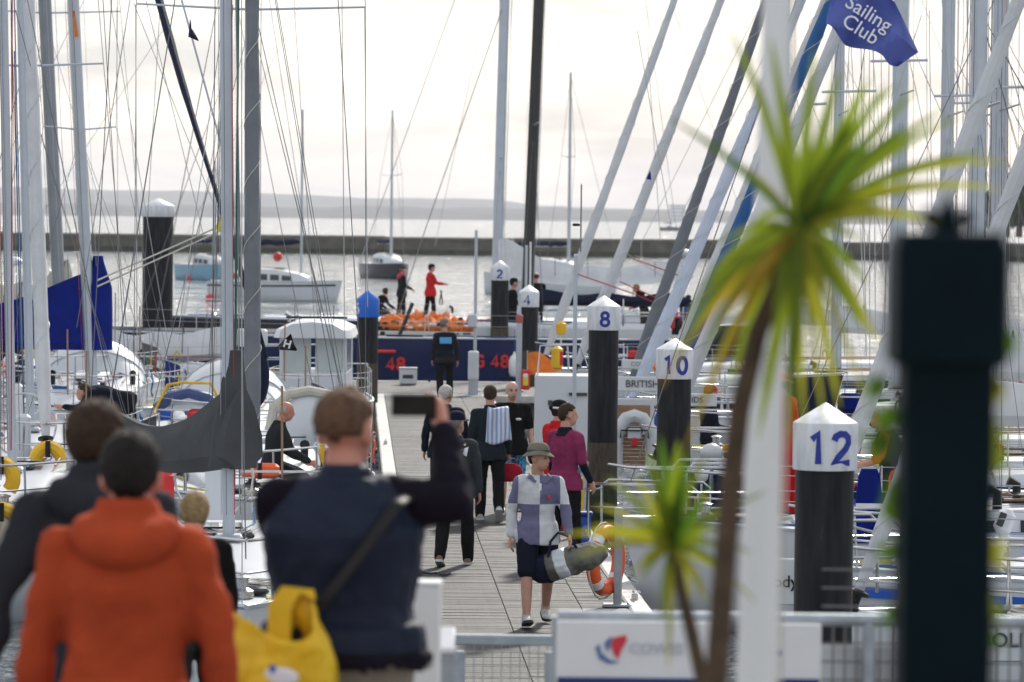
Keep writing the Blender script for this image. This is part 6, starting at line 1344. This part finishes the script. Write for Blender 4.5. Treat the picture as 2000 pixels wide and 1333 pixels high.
tipsB = [(1290, 850, .024, 3, .0), (1325, 860, .03, 0, .0), (1345, 880, .024, 3, .0), (1265, 880, .02, 0, .0), (1240, 930, .016, 2, .05), (1395, 940, .022, 3, .02), (1420, 985, .014, 1, .04), (1180, 930, .012, 1, .08), (1160, 990, .012, 2, .10), (1150, 1030, .014, 2, .08), (1100, 1045, .014, 2, .06), (1120, 1090, .012, 2, .08), (1240, 1030, .02, 0, .1), (1400, 1070, .02, 1, .08), (1440, 1030, .012, 1, .06), (1470, 1080, .012, 1, .08), (1430, 1130, .016, 1, .1), (1385, 1180, .022, 2, .08), (1350, 1170, .022, 2, .05), (1480, 1180, .010, 2, .08), (1305, 1310, .012, 2, .01), (1290, 1220, .014, 1, .04), (1250, 1140, .018, 1, .1), (1500, 960, .010, 1, .04), (1310, 930, .03, 3, .0)]
palm('small cordyline palm with bright green upright leaves over the signboard', [(1375, 1345), (1352, 1240), (1330, 1150), (1315, 1080)], .016, 8.6, [((1312, 1068), tipsB, 5, .26, .62)], 9)
# ivy climbing the pillar
iv = thing('ivy', 'yellow green ivy leaves along the right side of the iron pillar', 'ivy', (gp.x + .06, Yg + .05, QZ)); random.seed(3)
st = [at(1930 + 8 * sin(k), 1333 - k * 90, Yg + .05) - iv.location for k in range(8)]
MB().tube([V(.0, 0, 0)] + st, .005, 5).build('stem', bark, iv)
for (px, py, s_, mi_) in ((1945, 760, .020, 2), (1938, 830, .014, 1), (1935, 860, .018, 1), (1942, 900, .016, 1), (1930, 930, .012, 3), (1936, 1080, .020, 2), (1928, 1170, .014, 1), (1938, 1200, .012, 1), (1932, 1250, .014, 3), (1930, 700, .016, 3), (1950, 640, .020, 3), (1965, 670, .022, 3), (1735, 820, .020, 3), (1722, 870, .022, 3), (1745, 960, .018, 3), (1738, 1000, .018, 3), (1735, 1080, .014, 3), (1742, 1200, .014, 3), (1715, 760, .018, 3)):
    c = at(px, py, Yg - .05 + random.uniform(0, .1)) - iv.location; a = random.uniform(0, 6)
    s_ *= 1.5; pts = [c + V(s_ * k * cos(a + q), random.uniform(-.004, .004), s_ * k * sin(a + q)) for q, k in ((0, 1.2), (.6, .6), (1.25, 1), (2.2, .6), (3.14, .5), (4.0, .6), (5.0, 1), (5.7, .6))]
    MB().add([c] + pts, [(0, i + 1, (i + 1) % 8 + 1) for i in range(8)]).build('leaf', leaf_g[mi_], iv, False)
# trees on the wooded point
random.seed(13)
lfm = [mat('tree_leaf', (.045, .075, .022), .8, var=.4, scale=.5, spec=.2), mat('tree_leaf_dark', (.03, .05, .018), .8, var=.4, scale=.5, spec=.2)]
for i, (px, py, hh) in enumerate(((1965, 395, 7.5), (1990, 345, 9.5), (2010, 360, 9), (1945, 430, 5))):
    Y = 520 + 12 * i; c = at(px, 455, Y); o = thing('tree', ['low dark bush left of the wooded point', 'tall rounded tree at the far right edge'][i != 3] if i in (1, 3) else ['dark tree standing left in the wooded point', '', 'dark tree behind the tall one on the point'][i], 'tree', (c.x, Y, 2.5))
    MB().tube([(0, 0, 0), (.2, 0, hh * .4), (0, .2, hh * .75)], [.5, .35, .1], 8).build('trunk', bark, o)
    mb = MB()
    for k in range(900):
        a = random.uniform(0, 6.28); u = random.uniform(-1, 1); r_ = random.random() ** .4; lump = 1 + .25 * sin(a * 3 + i) + .2 * sin(u * 5)
        q = V(hh * .34 * r_ * lump * cos(a) * sqrt(1 - u * u), hh * .34 * r_ * lump * sin(a) * sqrt(1 - u * u), hh * .58 + hh * .42 * r_ * u); s_ = random.uniform(.4, .9)
        n1_ = V(random.uniform(-1, 1), random.uniform(-1, 1), random.uniform(-1, 1)).normalized(); n2_ = n1_.cross(V(.3, .5, .8)).normalized()
        mb.add([q - n1_ * s_, q + n2_ * s_ * .6, q + n1_ * s_, q - n2_ * s_ * .6], [(0, 1, 2, 3)])
    mb.build('crown', lfm[i % 2], o, False)
